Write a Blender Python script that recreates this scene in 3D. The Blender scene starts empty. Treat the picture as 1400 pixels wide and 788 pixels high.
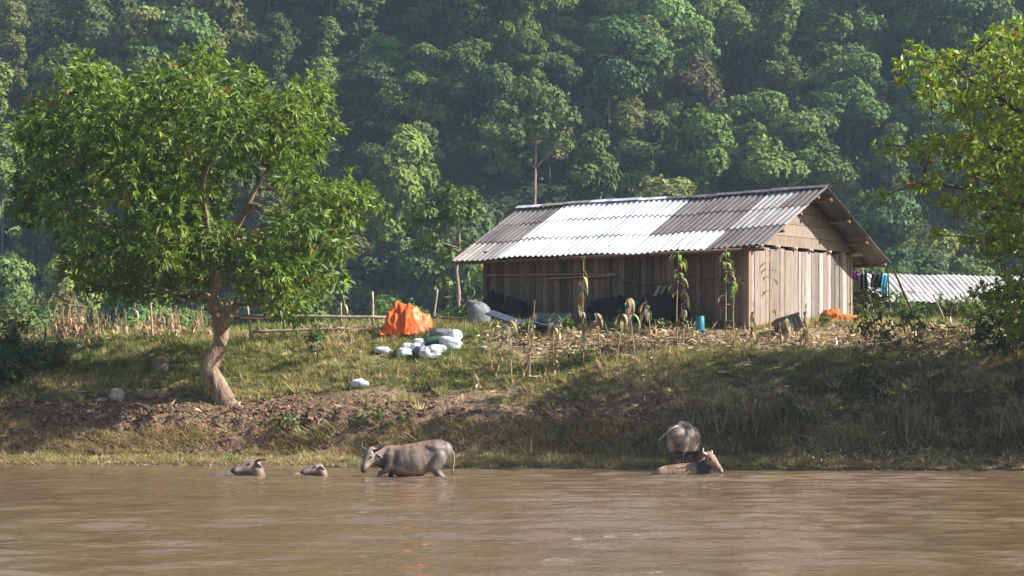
import bpy, bmesh, math, random
import numpy as np
from mathutils import Vector, Matrix
scene = bpy.context.scene
COL = scene.collection
R = math.radians

# ------------------------------------------------------------------ camera
F = 3200.0                      # focal length in photograph pixels (1400 px wide)
HY = 545.0                      # horizon row
CAMZ = 2.0
cam_d = bpy.data.cameras.new('camera')
cam = bpy.data.objects.new('camera', cam_d); COL.objects.link(cam)
cam.location = (0, 0, CAMZ); cam.rotation_euler = (R(90), 0, 0)
cam_d.sensor_width = 36; cam_d.lens = F / 1400 * 36
cam_d.shift_y = (HY - 394) / 1400
cam_d.clip_start = 0.5; cam_d.clip_end = 3000
scene.camera = cam
# ------------------------------------------------------------------ world, sun, exposure
SUN_EL = R(35); SUN_AZ = R(-7)          # azimuth from +X towards +Y
sdir = Vector((math.cos(SUN_AZ) * math.cos(SUN_EL), math.sin(SUN_AZ) * math.cos(SUN_EL), math.sin(SUN_EL)))
world = bpy.data.worlds.new('World'); scene.world = world; world.use_nodes = True
wn = world.node_tree.nodes; wl = world.node_tree.links
bg = wn['Background']
sky = wn.new('ShaderNodeTexSky'); sky.sky_type = 'NISHITA'; sky.sun_disc = False
sky.sun_elevation = SUN_EL; sky.sun_rotation = R(90) - SUN_AZ
sky.air_density = 1.2; sky.dust_density = 2.0
wl.new(sky.outputs[0], bg.inputs[0]); bg.inputs[1].default_value = 0.068
sun_d = bpy.data.lights.new('sun', 'SUN'); sun_d.energy = 5.0; sun_d.angle = R(0.5); sun_d.color = (1.0, 0.93, 0.82)
sun = bpy.data.objects.new('sun', sun_d); COL.objects.link(sun)
sun.rotation_euler = sdir.to_track_quat('Z', 'Y').to_euler(); sun.location = (30, 40, 60)
vs = scene.view_settings
vs.view_transform = 'Standard'; vs.look = 'None'; vs.gamma = 1; vs.use_curve_mapping = False
vs.exposure = 1.27
scene.cycles.volume_bounces = 0
scene.cycles.max_bounces = 6
scene.cycles.transparent_max_bounces = 4
scene.cycles.use_denoising = True

# ------------------------------------------------------------------ noise and terrain
def _hash(ix, iy, seed):
    h = (ix.astype(np.int64) * 374761393 + iy.astype(np.int64) * 668265263 + seed * 974634777) & 0x7fffffff
    h = (h ^ (h >> 13)) * 1274126177 & 0x7fffffff
    h = h ^ (h >> 16)
    return (h & 0xffff) / 65535.0
def vnoise(x, y, seed=0):
    x = np.asarray(x, float); y = np.asarray(y, float)
    ix = np.floor(x); iy = np.floor(y); fx = x - ix; fy = y - iy
    fx = fx * fx * (3 - 2 * fx); fy = fy * fy * (3 - 2 * fy)
    a = _hash(ix, iy, seed); b = _hash(ix + 1, iy, seed); c = _hash(ix, iy + 1, seed); d = _hash(ix + 1, iy + 1, seed)
    return (a + (b - a) * fx) * (1 - fy) + (c + (d - c) * fx) * fy
def fbm(x, y, seed=0, o=4):
    s = 0; a = .5; t = 0
    for k in range(o):
        s = s + a * vnoise(x * 2 ** k, y * 2 ** k, seed + k * 17); t += a; a *= .5
    return s / t - .5
def shore(x):
    return np.interp(x, [-40, -20, -8, 0, 6, 20, 40], [70.5, 70, 69, 66.4, 65.2, 63.8, 63.5]) + .5 * fbm(np.asarray(x, float) * .35, x * 0 + 3., 5, 3)
PD = [-60, -6, -1, 0, 1.2, 2.2, 2.9, 3.5, 5, 6.2, 8, 10.3, 11.8, 14, 400]
PZ = [-3, -1.4, -.12, 0, .17, .34, .95, 1.42, 1.88, 2.35, 3.2, 4.2, 4.42, 4.5, 4.5]
PZ2 = [-3, -1.4, -.12, 0, .16, .5, 1.0, 1.4, 2.1, 2.7, 3.5, 4.2, 4.42, 4.5, 4.5]
def height(x, y):
    x = np.asarray(x, float); y = np.asarray(y, float)
    d = y - shore(x)
    w = np.clip((x - 1) / 5, 0, 1)
    dj = d + .9 * fbm(x * .45, y * .45, 41, 3) * np.clip(d - .8, 0, 1.5) / 1.5 * np.clip((9 - d) / 4, 0.2, 1)
    z = np.interp(dj, PD, PZ) * (1 - w) + np.interp(dj, PD, PZ2) * w
    land = np.clip(d / 1.5, 0, 1)
    z = z + land * (.28 * fbm(x * .35, y * .35, 11, 3) + .12 * fbm(x * 1.6, y * 1.6, 23, 3))
    cut = np.clip(1 - np.abs(d - 3.4) / 2.6, 0, 1)
    z = z + cut * (.40 * fbm(x * 1.8, y * 2.4, 7, 4) + .16 * fbm(x * 5, y * 5, 9, 3))
    z = z - np.clip((-x - 4) / 6, 0, 1) * .18 * np.clip((d - 6) / 4, 0, 1)
    z = z - np.clip((d - 22) / 50, 0, 1) * 1.0
    return np.where(d > 0, np.maximum(z, 0.02 * np.minimum(d, 1)), z)
def hz(x, y): return float(height(np.array([x]), np.array([y]))[0])
def hit(px, py, lo=60, hi=100):
    "ground point seen at a photograph pixel"
    D = np.arange(lo, hi, .05)
    X = (px - 700) / F * D; ray = CAMZ + (HY - py) / F * D
    h = height(X, D); k = np.where(h >= ray)[0]
    i = k[0] if len(k) else int(np.argmin(np.abs(h - ray)))
    return Vector((X[i], D[i], h[i]))
def at(px, D, py=None):
    x = (px - 700) / F * D
    return Vector((x, D, hz(x, D) if py is None else CAMZ + (HY - py) / F * D))
def hill_h(x, y):
    e = y - (248 + 10 * fbm(x * .02, x * 0 + 1, 61, 2) * 2)
    z = 3.5 + np.where(e > 0, .82 * e, e * .02)
    return z + np.clip(e / 12, 0, 1) * (14 * fbm(x * .03, y * .03, 71, 3) + 3.0 * fbm(x * .15, y * .15, 73, 2))

# ------------------------------------------------------------------ materials
def new_mat(name):
    m = bpy.data.materials.new(name); m.use_nodes = True
    nt = m.node_tree; b = nt.nodes['Principled BSDF']
    return m, nt, b
def N(nt, t, **kw):
    n = nt.nodes.new(t)
    for k, v in kw.items(): setattr(n, k, v)
    return n
def mixc(nt, fac, a, b, mode='MIX'):
    n = nt.nodes.new('ShaderNodeMix'); n.data_type = 'RGBA'; n.blend_type = mode
    for i, v in ((0, fac), (6, a), (7, b)):
        if isinstance(v, (int, float)): n.inputs[i].default_value = v
        elif isinstance(v, tuple): n.inputs[i].default_value = (*v, 1) if len(v) == 3 else v
        else: nt.links.new(v, n.inputs[i])
    return n.outputs[2]
def noise(nt, scale, detail=4, rough=.6, coord='Object', stretch=None):
    tc = N(nt, 'ShaderNodeTexCoord'); n = N(nt, 'ShaderNodeTexNoise')
    n.inputs['Scale'].default_value = scale; n.inputs['Detail'].default_value = detail; n.inputs['Roughness'].default_value = rough
    src = tc.outputs[coord]
    if stretch:
        mp = N(nt, 'ShaderNodeMapping'); mp.inputs['Scale'].default_value = stretch
        nt.links.new(src, mp.inputs[0]); src = mp.outputs[0]
    nt.links.new(src, n.inputs['Vector'])
    return n.outputs[0]
def ramp(nt, src, p0, p1, c0=(0, 0, 0), c1=(1, 1, 1)):
    r = N(nt, 'ShaderNodeValToRGB'); e = r.color_ramp.elements
    e[0].position = p0; e[1].position = p1; e[0].color = (*c0, 1); e[1].color = (*c1, 1)
    nt.links.new(src, r.inputs[0]); return r.outputs[0]
def bump(nt, b, src, strength, dist=.02):
    n = N(nt, 'ShaderNodeBump'); n.inputs['Strength'].default_value = strength; n.inputs['Distance'].default_value = dist
    nt.links.new(src, n.inputs['Height']); nt.links.new(n.outputs[0], b.inputs['Normal'])
def basic(name, c, rough=.8, spec=.3, var=.35, scale=8, bmp=.3, c2=None, stretch=None, metal=0, dist=.02):
    m, nt, b = new_mat(name)
    n = noise(nt, scale, stretch=stretch)
    c2 = c2 or tuple(v * (1 - var) for v in c)
    col = mixc(nt, ramp(nt, n, .35, .65), c, c2)
    nt.links.new(col, b.inputs['Base Color']); b.inputs['Roughness'].default_value = rough
    b.inputs['Specular IOR Level'].default_value = spec; b.inputs['Metallic'].default_value = metal
    if bmp: bump(nt, b, noise(nt, scale * 3, stretch=stretch), bmp, dist)
    return m
def tinted(name, rough=.7, spec=.3, var=.25, scale=6, bmp=.3, stretch=None, transl=0, objvar=0, dist=.02, satvar=1):
    "material whose colour comes from the mesh's own face colours, broken up by noise"
    m, nt, b = new_mat(name)
    a = N(nt, 'ShaderNodeAttribute', attribute_name='tint'); col = a.outputs['Color']
    if var:
        n = noise(nt, scale, stretch=stretch)
        v = ramp(nt, n, .3, .7, (1 - var,) * 3, (1 + var * .6,) * 3)
        col = mixc(nt, 1.0, col, v, 'MULTIPLY')
    if objvar:
        oi = N(nt, 'ShaderNodeObjectInfo'); hs = N(nt, 'ShaderNodeHueSaturation')
        mr = N(nt, 'ShaderNodeMapRange'); mr.inputs[3].default_value = .5 - .035 * objvar; mr.inputs[4].default_value = .5 + .002 * objvar
        nt.links.new(oi.outputs['Random'], mr.inputs[0]); nt.links.new(mr.outputs[0], hs.inputs['Hue'])
        wn_ = N(nt, 'ShaderNodeTexWhiteNoise', noise_dimensions='1D'); nt.links.new(oi.outputs['Random'], wn_.inputs['W'])
        m2 = N(nt, 'ShaderNodeMapRange'); m2.inputs[3].default_value = 1 - .35 * objvar; m2.inputs[4].default_value = 1 + .75 * objvar
        nt.links.new(wn_.outputs[0], m2.inputs[0]); nt.links.new(m2.outputs[0], hs.inputs['Value'])
        nt.links.new(col, hs.inputs['Color']); col = hs.outputs[0]
    nt.links.new(col, b.inputs['Base Color']); b.inputs['Roughness'].default_value = rough
    b.inputs['Specular IOR Level'].default_value = spec
    if bmp: bump(nt, b, noise(nt, scale * 3, stretch=stretch), bmp, dist)
    if transl:
        t = N(nt, 'ShaderNodeBsdfTranslucent'); mx = N(nt, 'ShaderNodeMixShader'); mx.inputs[0].default_value = transl
        tc = mixc(nt, 1.0, col, (1.25, 1.35, .6), 'MULTIPLY'); nt.links.new(tc, t.inputs[0])
        nt.links.new(b.outputs[0], mx.inputs[1]); nt.links.new(t.outputs[0], mx.inputs[2])
        nt.links.new(mx.outputs[0], nt.nodes['Material Output'].inputs[0])
    return m
M = {}
M['under'] = tinted('undergrowth_leaf', .75, .15, .3, .12, 0, transl=.15)
M['leaf'] = tinted('glossy_leaf', .5, .32, .2, .6, 0, transl=.28)
M['forest'] = tinted('forest_leaf', .7, .2, .3, .12, 0, transl=.18, objvar=1)
M['grassm'] = tinted('grass_blade', .8, .15, .0, 1, 0, transl=.2)
M['dry'] = tinted('dry_plant', .85, .15, .3, 9, 0, transl=.15)
M['bark'] = basic('pale_bark', (.37, .28, .21), .9, .15, .3, 4.5, 1.0, c2=(.17, .12, .09), stretch=(1.4, 1.4, .45), dist=.06)
M['bark_red'] = basic('reddish_bark', (.16, .085, .055), .9, .15, .4, 5, .6)
M['bark_f'] = basic('forest_bark', (.24, .21, .17), .9, .1, .5, 1.0, 0)
M['bark_d'] = basic('dark_bark', (.13, .10, .08), .9, .1, .4, 2.0, 0)
M['wood'] = tinted('weathered_plank', .85, .15, .38, 4, .35, stretch=(6, 6, .5))
M['sheet'] = tinted('cement_sheet', .6, .25, .42, 1.1, .15, stretch=(3.2, .55, .55))
M['pole'] = basic('pale_pole', (.44, .35, .28), .8, .2, .4, 5, .3)
M['pole_d'] = basic('dark_pole', (.10, .075, .06), .85, .2, .4, 5, .3)
M['tarp'] = basic('orange_tarpaulin', (.80, .145, .03), .5, .4, .25, 2.5, .25)
M['sack'] = basic('white_sack', (.64, .66, .70), .5, .35, .25, 5, .9, c2=(.36, .43, .50), dist=.03)
M['sack_g'] = basic('green_sack', (.10, .20, .15), .6, .3, .35, 9, .4)
M['gsack'] = basic('grey_bag', (.20, .205, .24), .55, .35, .35, 6, .6)
M['dark'] = basic('dark_cloth', (.035, .03, .03), .7, .3, .4, 4, .5)
M['blackpl'] = basic('black_plastic', (.03, .028, .03), .4, .5, .3, 6, .1)
M['blue'] = basic('blue_plastic', (.03, .22, .32), .4, .4, .3, 8, .1)
M['teal'] = basic('teal_sheet', (.012, .035, .034), .5, .4, .4, 3, .3)
M['blueg'] = basic('blue_grey_board', (.075, .11, .15), .6, .3, .4, 5, .1)
M['red'] = basic('red_cloth', (.35, .05, .06), .8, .2, .3, 8, .3)
M['cyan'] = basic('light_blue_cloth', (.10, .55, .72), .8, .1, .2, 8, .3)
M['purple'] = basic('purple_cloth', (.32, .05, .30), .8, .1, .3, 8, .3)
M['orangec'] = basic('orange_cloth', (.62, .17, .05), .8, .1, .4, 8, .4)
M['litterb'] = basic('blue_plastic_bag', (.10, .33, .75), .5, .4, .2, 9, .3)
M['stone'] = basic('pale_stone', (.27, .22, .17), .9, .2, .35, 5, .6)
M['wstone'] = basic('whitish_litter', (.5, .43, .38), .85, .2, .35, 6, .5)
M['horn'] = basic('horn', (.11, .09, .075), .45, .4, .4, 10, .1)
M['hornw'] = basic('pale_horn', (.62, .60, .55), .45, .4, .3, 10, .1)
M['eye'] = basic('eye', (.01, .008, .007), .1, .6, .1, 5, 0)
M['hide'] = tinted('muddy_hide', .5, .4, .38, 7, .5, dist=.02)

# ------------------------------------------------------------------ mesh helpers
def to_mesh(name, V, Fc, mat, tint=None, smooth=False):
    V = np.ascontiguousarray(V, np.float32); Fc = np.asarray(Fc)
    me = bpy.data.meshes.new(name)
    n, k = Fc.shape
    me.vertices.add(len(V)); me.vertices.foreach_set('co', V.ravel())
    me.loops.add(n * k); me.loops.foreach_set('vertex_index', np.ascontiguousarray(Fc.ravel(), np.int32))
    me.polygons.add(n); me.polygons.foreach_set('loop_start', np.arange(0, n * k, k, dtype=np.int32))
    me.polygons.foreach_set('use_smooth', np.full(n, smooth))
    me.update(calc_edges=True)
    if tint is not None:
        a = me.attributes.new('tint', 'FLOAT_COLOR', 'FACE')
        t = np.ones((n, 4), np.float32); t[:, :3] = tint; a.data.foreach_set('color', t.ravel())
    me.materials.append(mat)
    return me
class MB:
    "collects vertices and quads/tris (tris repeat no vertex) with a colour per face"
    def __init__(s): s.v = []; s.f = []; s.c = []
    def add(s, V, Fs, c=(.5, .5, .5)):
        o = len(s.v); s.v += [tuple(p) for p in V]
        for f in Fs: s.f.append(tuple(i + o for i in f)); s.c.append(c)
    def box(s, lo, hi, c=(.5, .5, .5), M4=None):
        (a, b, d), (e, f, g) = lo, hi
        V = [(a, b, d), (e, b, d), (e, f, d), (a, f, d), (a, b, g), (e, b, g), (e, f, g), (a, f, g)]
        if M4: V = [M4 @ Vector(p) for p in V]
        s.add(V, [(0, 3, 2, 1), (4, 5, 6, 7), (0, 1, 5, 4), (1, 2, 6, 5), (2, 3, 7, 6), (3, 0, 4, 7)], c)
    def tube(s, pts, rad, n=8, c=(.5, .5, .5), wob=0, seed=1, bul=0):
        pts = [Vector(p) for p in pts]; rnd = random.Random(seed)
        if not hasattr(rad, '__len__'): rad = [rad] * len(pts)
        V = []; up = Vector((0, 0, 1)); pu = None
        for i, p in enumerate(pts):
            d = (pts[min(i + 1, len(pts) - 1)] - pts[max(i - 1, 0)]).normalized()
            if pu is None:
                pu = d.cross(up if abs(d.z) < .9 else Vector((1, 0, 0))).normalized()
            pu = (pu - d * pu.dot(d)).normalized(); w = d.cross(pu)
            for j in range(n):
                a = 2 * math.pi * j / n; r = rad[i] * (1 + wob * rnd.uniform(-1, 1) + bul * float(fbm(math.cos(a) * 1.6 + seed, math.sin(a) * 1.6 + p.z * 2.6, seed, 3)) * 2)
                V.append(p + pu * math.cos(a) * r + w * math.sin(a) * r)
        Fs = []
        for i in range(len(pts) - 1):
            for j in range(n):
                Fs.append((i * n + j, i * n + (j + 1) % n, (i + 1) * n + (j + 1) % n, (i + 1) * n + j))
        Fs.append(tuple(range(n - 1, -1, -1))); Fs.append(tuple((len(pts) - 1) * n + j for j in range(n)))
        s.add(V, Fs, c)
    def mesh(s, name, mat, smooth=False, off=None):
        me = bpy.data.meshes.new(name)
        vv = s.v if off is None else [tuple(Vector(p) - off) for p in s.v]
        me.from_pydata(vv, [], s.f); me.update()
        a = me.attributes.new('tint', 'FLOAT_COLOR', 'FACE')
        a.data.foreach_set('color', np.array([(*c, 1) for c in s.c], np.float32).ravel())
        if smooth: me.polygons.foreach_set('use_smooth', [True] * len(me.polygons))
        me.materials.append(mat)
        return me
def obj(name, me, parent=None, loc=(0, 0, 0), **props):
    o = bpy.data.objects.new(name, me); COL.objects.link(o); o.location = loc
    if parent: o.parent = parent
    for k, v in props.items(): o[k] = v
    return o
def thing(name, label, cat, loc=(0, 0, 0), rz=0, group=None):
    o = bpy.data.objects.new(name, None); COL.objects.link(o); o.location = loc; o.rotation_euler = (0, 0, rz)
    o['label'] = label; o['category'] = cat
    if group: o['group'] = group
    return o
def tag(o, label, cat, group=None):
    o['label'] = label; o['category'] = cat
    if group: o['group'] = group
    return o
def dup(o, parent=None, loc=None, rz=None, sc=None, label=None, group=None):
    c = o.copy(); COL.objects.link(c); c.parent = parent
    if loc is not None: c.location = loc
    if rz is not None: c.rotation_euler = (0, 0, rz)
    if sc is not None: c.scale = sc if hasattr(sc, '__len__') else (sc,) * 3
    if label: c['label'] = label
    if group: c['group'] = group
    for ch in list(o.children): dup(ch, c)
    return c
def norm(a): return a / (np.linalg.norm(a, axis=-1, keepdims=True) + 1e-9)
def leaves(P, Nn, k, L, W, spread, droop, rng, bend=.25, flat=0.):
    "k lance-shaped leaves round each point, fanning about its outward direction"
    n = len(P); P = np.repeat(P, k, 0); D = np.repeat(Nn, k, 0)
    N0 = norm(D + .28 * rng.normal(size=D.shape))
    D = norm(D + spread * rng.normal(size=D.shape)); D[:, 2] -= droop * rng.random(len(D)); D = norm(D)
    if flat:
        T = norm(np.cross(N0, rng.normal(size=D.shape))); T[:, 2] -= droop * .5; D = norm(D * (1 - flat) + T * flat)
    l = (L * rng.uniform(.6, 1.2, len(D)))[:, None]
    side = norm(np.cross(D, N0 if flat else rng.normal(size=D.shape) * .6 + np.array([0, 0, 1.])))
    w = l * (W / L) * rng.uniform(.8, 1.2, len(D))[:, None]
    tip = P + D * l; tip[:, 2] -= (l[:, 0] * bend * rng.random(len(D)))
    mid = P + D * l * .45
    V = np.stack([P, mid + side * w, tip, mid - side * w], 1).reshape(-1, 3)
    return V, np.arange(len(D) * 4).reshape(-1, 4)
def blob_points(blobs, per_area, rng, inner=.25):
    Ps = []; Ns = []; B = []
    for bi, (c, r) in enumerate(blobs):
        r = np.asarray(r, float) * np.ones(3)
        n = max(6, int(4 * math.pi * (r.mean() ** 2) * per_area))
        d = norm(rng.normal(size=(n, 3))); d[:, 2] = np.where(d[:, 2] < -.3, d[:, 2] * .6, d[:, 2]); d = norm(d)
        f = np.where(rng.random(n) < inner, rng.uniform(.4, .85, n), rng.uniform(.85, 1.12, n))
        ang = fbm(d[:, 0] * 2.5 + bi * 7, d[:, 2] * 2.5 + d[:, 1] * 2.1, bi, 3)
        f = f * (1 + .55 * ang)
        Ps.append(np.asarray(c) + d * r * f[:, None]); Ns.append(norm(d + [0, 0, .25])); B.append(np.full(n, bi))
    return np.concatenate(Ps), np.concatenate(Ns), np.concatenate(B)
def tints(base, alt, n, rng, k=1, vary=.18, rep=1):
    t = rng.random(n)[:, None] ** 1.3
    c = np.array(base) * (1 - t) + np.array(alt) * t
    c = c * (1 + vary * rng.normal(size=(n, 1)))
    c = np.repeat(np.clip(c, .005, 1), rep, 0)
    return c
def blobmesh(name, mat, r, amp=.15, seed=0, seg=20, flat=None, tint=(.5, .5, .5), fr=1.5, power=1.0):
    V = []; n = seg; m = seg // 2 + 1
    for i in range(m):
        th = math.pi * i / (m - 1)
        for j in range(n):
            ph = 2 * math.pi * j / n
            d = np.array([math.sin(th) * math.cos(ph), math.sin(th) * math.sin(ph), math.cos(th)])
            if power != 1: d = np.sign(d) * np.abs(d) ** power
            V.append(d)
    V = np.array(V)
    a = 1 + amp * 2 * (fbm(V[:, 0] * fr + seed * 3.1, V[:, 1] * fr + V[:, 2] * fr * 1.3, seed, 3))
    V = V * a[:, None] * np.array(r)
    if flat is not None: V[:, 2] = np.maximum(V[:, 2], flat)
    Fc = [(i * n + j, (i + 1) * n + j, (i + 1) * n + (j + 1) % n, i * n + (j + 1) % n) for i in range(m - 1) for j in range(n)]
    return to_mesh(name, V, np.array(Fc), mat, np.tile(tint, (len(Fc), 1)), True)

# ------------------------------------------------------------------ ground, hill, water
def grid_mesh(name, xs, ys, hf, mat, tintf=None):
    X, Y = np.meshgrid(xs, ys); Z = hf(X, Y)
    V = np.stack([X, Y, Z], -1).reshape(-1, 3); nx = len(xs); ny = len(ys)
    i = np.arange(nx - 1)[None, :] + np.arange(ny - 1)[:, None] * nx
    Fc = np.stack([i, i + 1, i + 1 + nx, i + nx], -1).reshape(-1, 4)
    t = None
    if tintf is not None:
        cx = X[:-1, :-1].ravel(); cy = Y[:-1, :-1].ravel(); t = tintf(cx, cy)
    return to_mesh(name, V, Fc, mat, t, True)
def soil(x, y):
    d = y - shore(x)
    n = fbm(x * .8, y * .8, 31, 4)[:, None]; n2 = fbm(x * 3, y * 3, 33, 3)[:, None]
    mud = np.array([.185, .122, .084]); dry = np.array([.30, .22, .135]); green = np.array([.13, .125, .055]); wet = np.array([.12, .085, .06])
    g = np.clip((d - 5.2) / 1.5, 0, 1)[:, None]
    c = mud * (1 - g) + (green * .5 + dry * .5) * g
    s = np.clip(1 - np.abs(d - 9.6) / 2, 0, 1)[:, None] * np.clip((x - -2) / 2, 0, 1)[:, None]
    c = c * (1 - s) + np.array([.34, .24, .16]) * s
    lowg = np.clip(1 - np.abs(d - 1.4) / .9, 0, 1)[:, None] * np.clip((4 - x) / 3, 0, 1)[:, None]
    c = c * (1 - lowg * .7) + np.array([.26, .20, .12]) * lowg * .7
    w = np.clip(1 - d / .7, 0, 1)[:, None]
    c = c * (1 - w) + wet * w
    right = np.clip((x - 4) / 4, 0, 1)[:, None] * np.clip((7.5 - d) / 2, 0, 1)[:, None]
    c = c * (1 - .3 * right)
    return np.clip(c * (1 + .8 * n + .6 * n2), .01, 1)
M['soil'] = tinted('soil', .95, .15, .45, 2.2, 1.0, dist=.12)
def spaced(segs):
    out = []
    for a, b, s in segs: out += list(np.arange(a, b, s))
    return np.array(out + [segs[-1][1]])
gx = spaced([(-240, -60, 12), (-60, -26, 2), (-26, 26, .09), (26, 60, 2), (60, 240, 12)])
gy = spaced([(-30, 55, 5), (55, 63, .8), (63, 84, .09), (84, 100, .8), (100, 430, 10)])
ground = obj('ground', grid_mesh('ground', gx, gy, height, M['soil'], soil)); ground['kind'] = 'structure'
M['hillsoil'] = basic('hill_soil', (.035, .05, .022), .95, .1, .5, .1, 0)
hx = spaced([(-236, 236, 4)]); hy = spaced([(225, 425, 4)])
hill = obj('hill', grid_mesh('hill', hx, hy, hill_h, M['hillsoil'])); hill['kind'] = 'structure'

m, nt, b = new_mat('river_water'); M['water'] = m
n1 = noise(nt, .35, 3, .5, stretch=(1, 1.6, 1)); 
b.inputs['Roughness'].default_value = .03; b.inputs['IOR'].default_value = 1.33
nt.links.new(mixc(nt, ramp(nt, n1, .3, .7), (.165, .115, .068), (.135, .092, .053)), b.inputs['Base Color'])
na = noise(nt, 2.2, 3, .6, stretch=(.8, 1.3, 1)); nb = noise(nt, 7.5, 3, .6, stretch=(.8, 1.2, 1))
ad = N(nt, 'ShaderNodeMath', operation='MULTIPLY_ADD'); nt.links.new(nb, ad.inputs[0]); ad.inputs[1].default_value = .4; nt.links.new(na, ad.inputs[2])
bump(nt, b, ad.outputs[0], 1.0, .030)
def waves(X, Y):
    z = 0; rg = np.random.default_rng(4)
    for k in range(20):
        lam = rg.uniform(.45, 2.4); a = rg.normal(1.5, .5); kx = math.cos(a) * 6.283 / lam; ky = math.sin(a) * 6.283 / lam
        z = z + lam * .0042 * np.sin(kx * X + ky * Y + rg.uniform(0, 6.28) + 2.5 * fbm(X * .15, Y * .15, k, 2))
    z = z * (.4 + 1.2 * (fbm(X * .12, Y * .12, 91, 3) + .5))
    for (px, D, a, b_) in ((560, 59.6, 1.1, .5), (318, 59.2, .8, .4), (418, 59.2, .6, .35), (945, 61.4, 1.0, .45)):
        r = np.sqrt(((X - (px - 700) / F * D) / a) ** 2 + ((Y - D) / b_) ** 2)
        z = z + .016 * np.cos(r * 7) * np.exp(-np.maximum(r - 1, 0) * .9) * (r > .9)
    return z
wx = spaced([(-240, -30, 14), (-24, 24, .14), (24, 240, 14)]); wy = spaced([(-30, 16, 4), (16, 40, .09), (40, 56, .16), (56, 64, .08), (64, 75, .16)])
water = obj('water', grid_mesh('water', wx, wy, waves, M['water'])); water['kind'] = 'structure'

# ------------------------------------------------------------------ house
HP = Vector((7.72, 76.0, 4.42)); HR = math.atan2(-.62, .784)
house = thing('wooden_house', 'long weathered plank farmhouse with corrugated roof of white and grey sheets', 'house', HP, HR)
HM = Matrix.Translation(HP) @ Matrix.Rotation(HR, 4, 'Z')
rnd = random.Random(5)
WH = 2.80; RZ = 4.58; HWID = 6.4; LEN = 11.0; SL = (RZ - 2.82) / 3.2
def planks(n0, length, height_f, wmin, wmax, cols, y=0.0):
    b = MB(); x = 0
    while x < length - .02:
        w = min(rnd.uniform(wmin, wmax), length - x); c = rnd.choice(cols); k = rnd.uniform(.75, 1.2)
        c = tuple(v * k for v in c); dz = rnd.uniform(-.03, .03); t = rnd.uniform(0, .018); tw = rnd.uniform(-.022, .022)
        x1 = x + w - rnd.uniform(.01, .04)
        h = height_f(x + w / 2) + dz
        V = [(x, -t - .025, -.15), (x1, -t - .025, -.15), (x1, 0, -.15), (x, 0, -.15),
             (x + tw, -t - .025, h), (x1 + tw, -t - .025, h), (x1, 0, h), (x, 0, h)]
        b.add(V, [(0, 3, 2, 1), (4, 5, 6, 7), (0, 1, 5, 4), (1, 2, 6, 5), (2, 3, 7, 6), (3, 0, 4, 7)], c)
        x += w
    return b
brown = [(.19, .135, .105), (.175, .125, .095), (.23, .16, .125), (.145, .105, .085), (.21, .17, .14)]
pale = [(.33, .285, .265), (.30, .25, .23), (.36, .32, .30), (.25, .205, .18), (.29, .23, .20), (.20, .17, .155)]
def rebase(b, f):
    b.v = [f(p) for p in b.v]; return b
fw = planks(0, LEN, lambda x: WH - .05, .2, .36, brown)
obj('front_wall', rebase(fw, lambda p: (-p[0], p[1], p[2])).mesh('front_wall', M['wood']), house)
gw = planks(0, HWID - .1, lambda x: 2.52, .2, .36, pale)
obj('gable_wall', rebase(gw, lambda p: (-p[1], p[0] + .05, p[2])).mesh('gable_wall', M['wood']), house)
bw = planks(0, LEN, lambda x: WH - .05, .25, .4, brown)
obj('rear_wall', rebase(bw, lambda p: (-p[0], HWID - p[1], p[2])).mesh('rear_wall', M['wood']), house)
ew = planks(0, HWID - .1, lambda x: 2.52, .25, .4, brown)
obj('end_wall', rebase(ew, lambda p: (-LEN + p[1], p[0] + .05, p[2])).mesh('end_wall', M['wood']), house)
# horizontal gable boards above the planks
def roofz(y): return RZ - abs(y - 3.2) * SL - .06
for s, x0 in ((1, .03), (-1, -LEN - .03)):
    b = MB(); z = 2.62
    hs = [.36, .40, .40, .40, .4]
    for i, h in enumerate(hs):
        z1 = min(z + h - .015, RZ - .1)
        if z >= RZ - .2: break
        yl = 3.2 - (RZ - .08 - z) / SL + (.05 if i else .0); yl2 = 3.2 - (RZ - .08 - z1) / SL
        yl = max(yl, -.02); yl2 = max(yl2, .02)
        xx = x0 + s * rnd.uniform(0, .02)
        c = rnd.choice([(.30, .24, .195), (.34, .27, .22), (.26, .205, .165)])
        V = [(xx, yl, z), (xx, 6.4 - yl, z), (xx, 6.4 - yl2, z1), (xx, yl2, z1)]
        V += [(p[0] - s * .03, p[1], p[2]) for p in V]
        b.add(V, [(0, 1, 2, 3), (7, 6, 5, 4), (0, 4, 5, 1), (1, 5, 6, 2), (2, 6, 7, 3), (3, 7, 4, 0)], c)
        z += h
    obj('gable_board', b.mesh('gable_board', M['wood']), house)
# posts, beams, rafters, purlins
for (px_, py_) in ((-.03, -.06), (-LEN + .05, -.06), (-.03, HWID + .05), (-LEN + .05, HWID + .05), (-5.6, -.07)):
    b = MB(); b.box((px_ - .08, py_ - .07, -.3), (px_ + .08, py_ + .05, WH - .02), (.34, .23, .16) if px_ > -1 else (.16, .11, .08))
    obj('corner_post' if px_ != -5.6 else 'wall_post', b.mesh('post', M['wood']), house)
ROOFX0, ROOFX1 = 1.02, -LEN - 1.2 + .15
def beam_at(y, z, x0=.92, x1=ROOFX1 + .1, r=.065):
    b = MB(); b.tube([(x0, y, z), (x0 * .3 + x1 * .7, y + .02, z - .02), (x1, y, z)], [r, r * .9, r * .8], 9, (.22, .14, .10))
    obj('purlin', b.mesh('purlin', M['wood'], True), house)
for q in (.10, .38, .66, .96):
    for sg in (-1, 1):
        run = 3.2 + (.72 if sg < 0 else 1.05)
        y = 3.2 + sg * run * q; beam_at(y, RZ - run * q * SL - .13)
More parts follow.
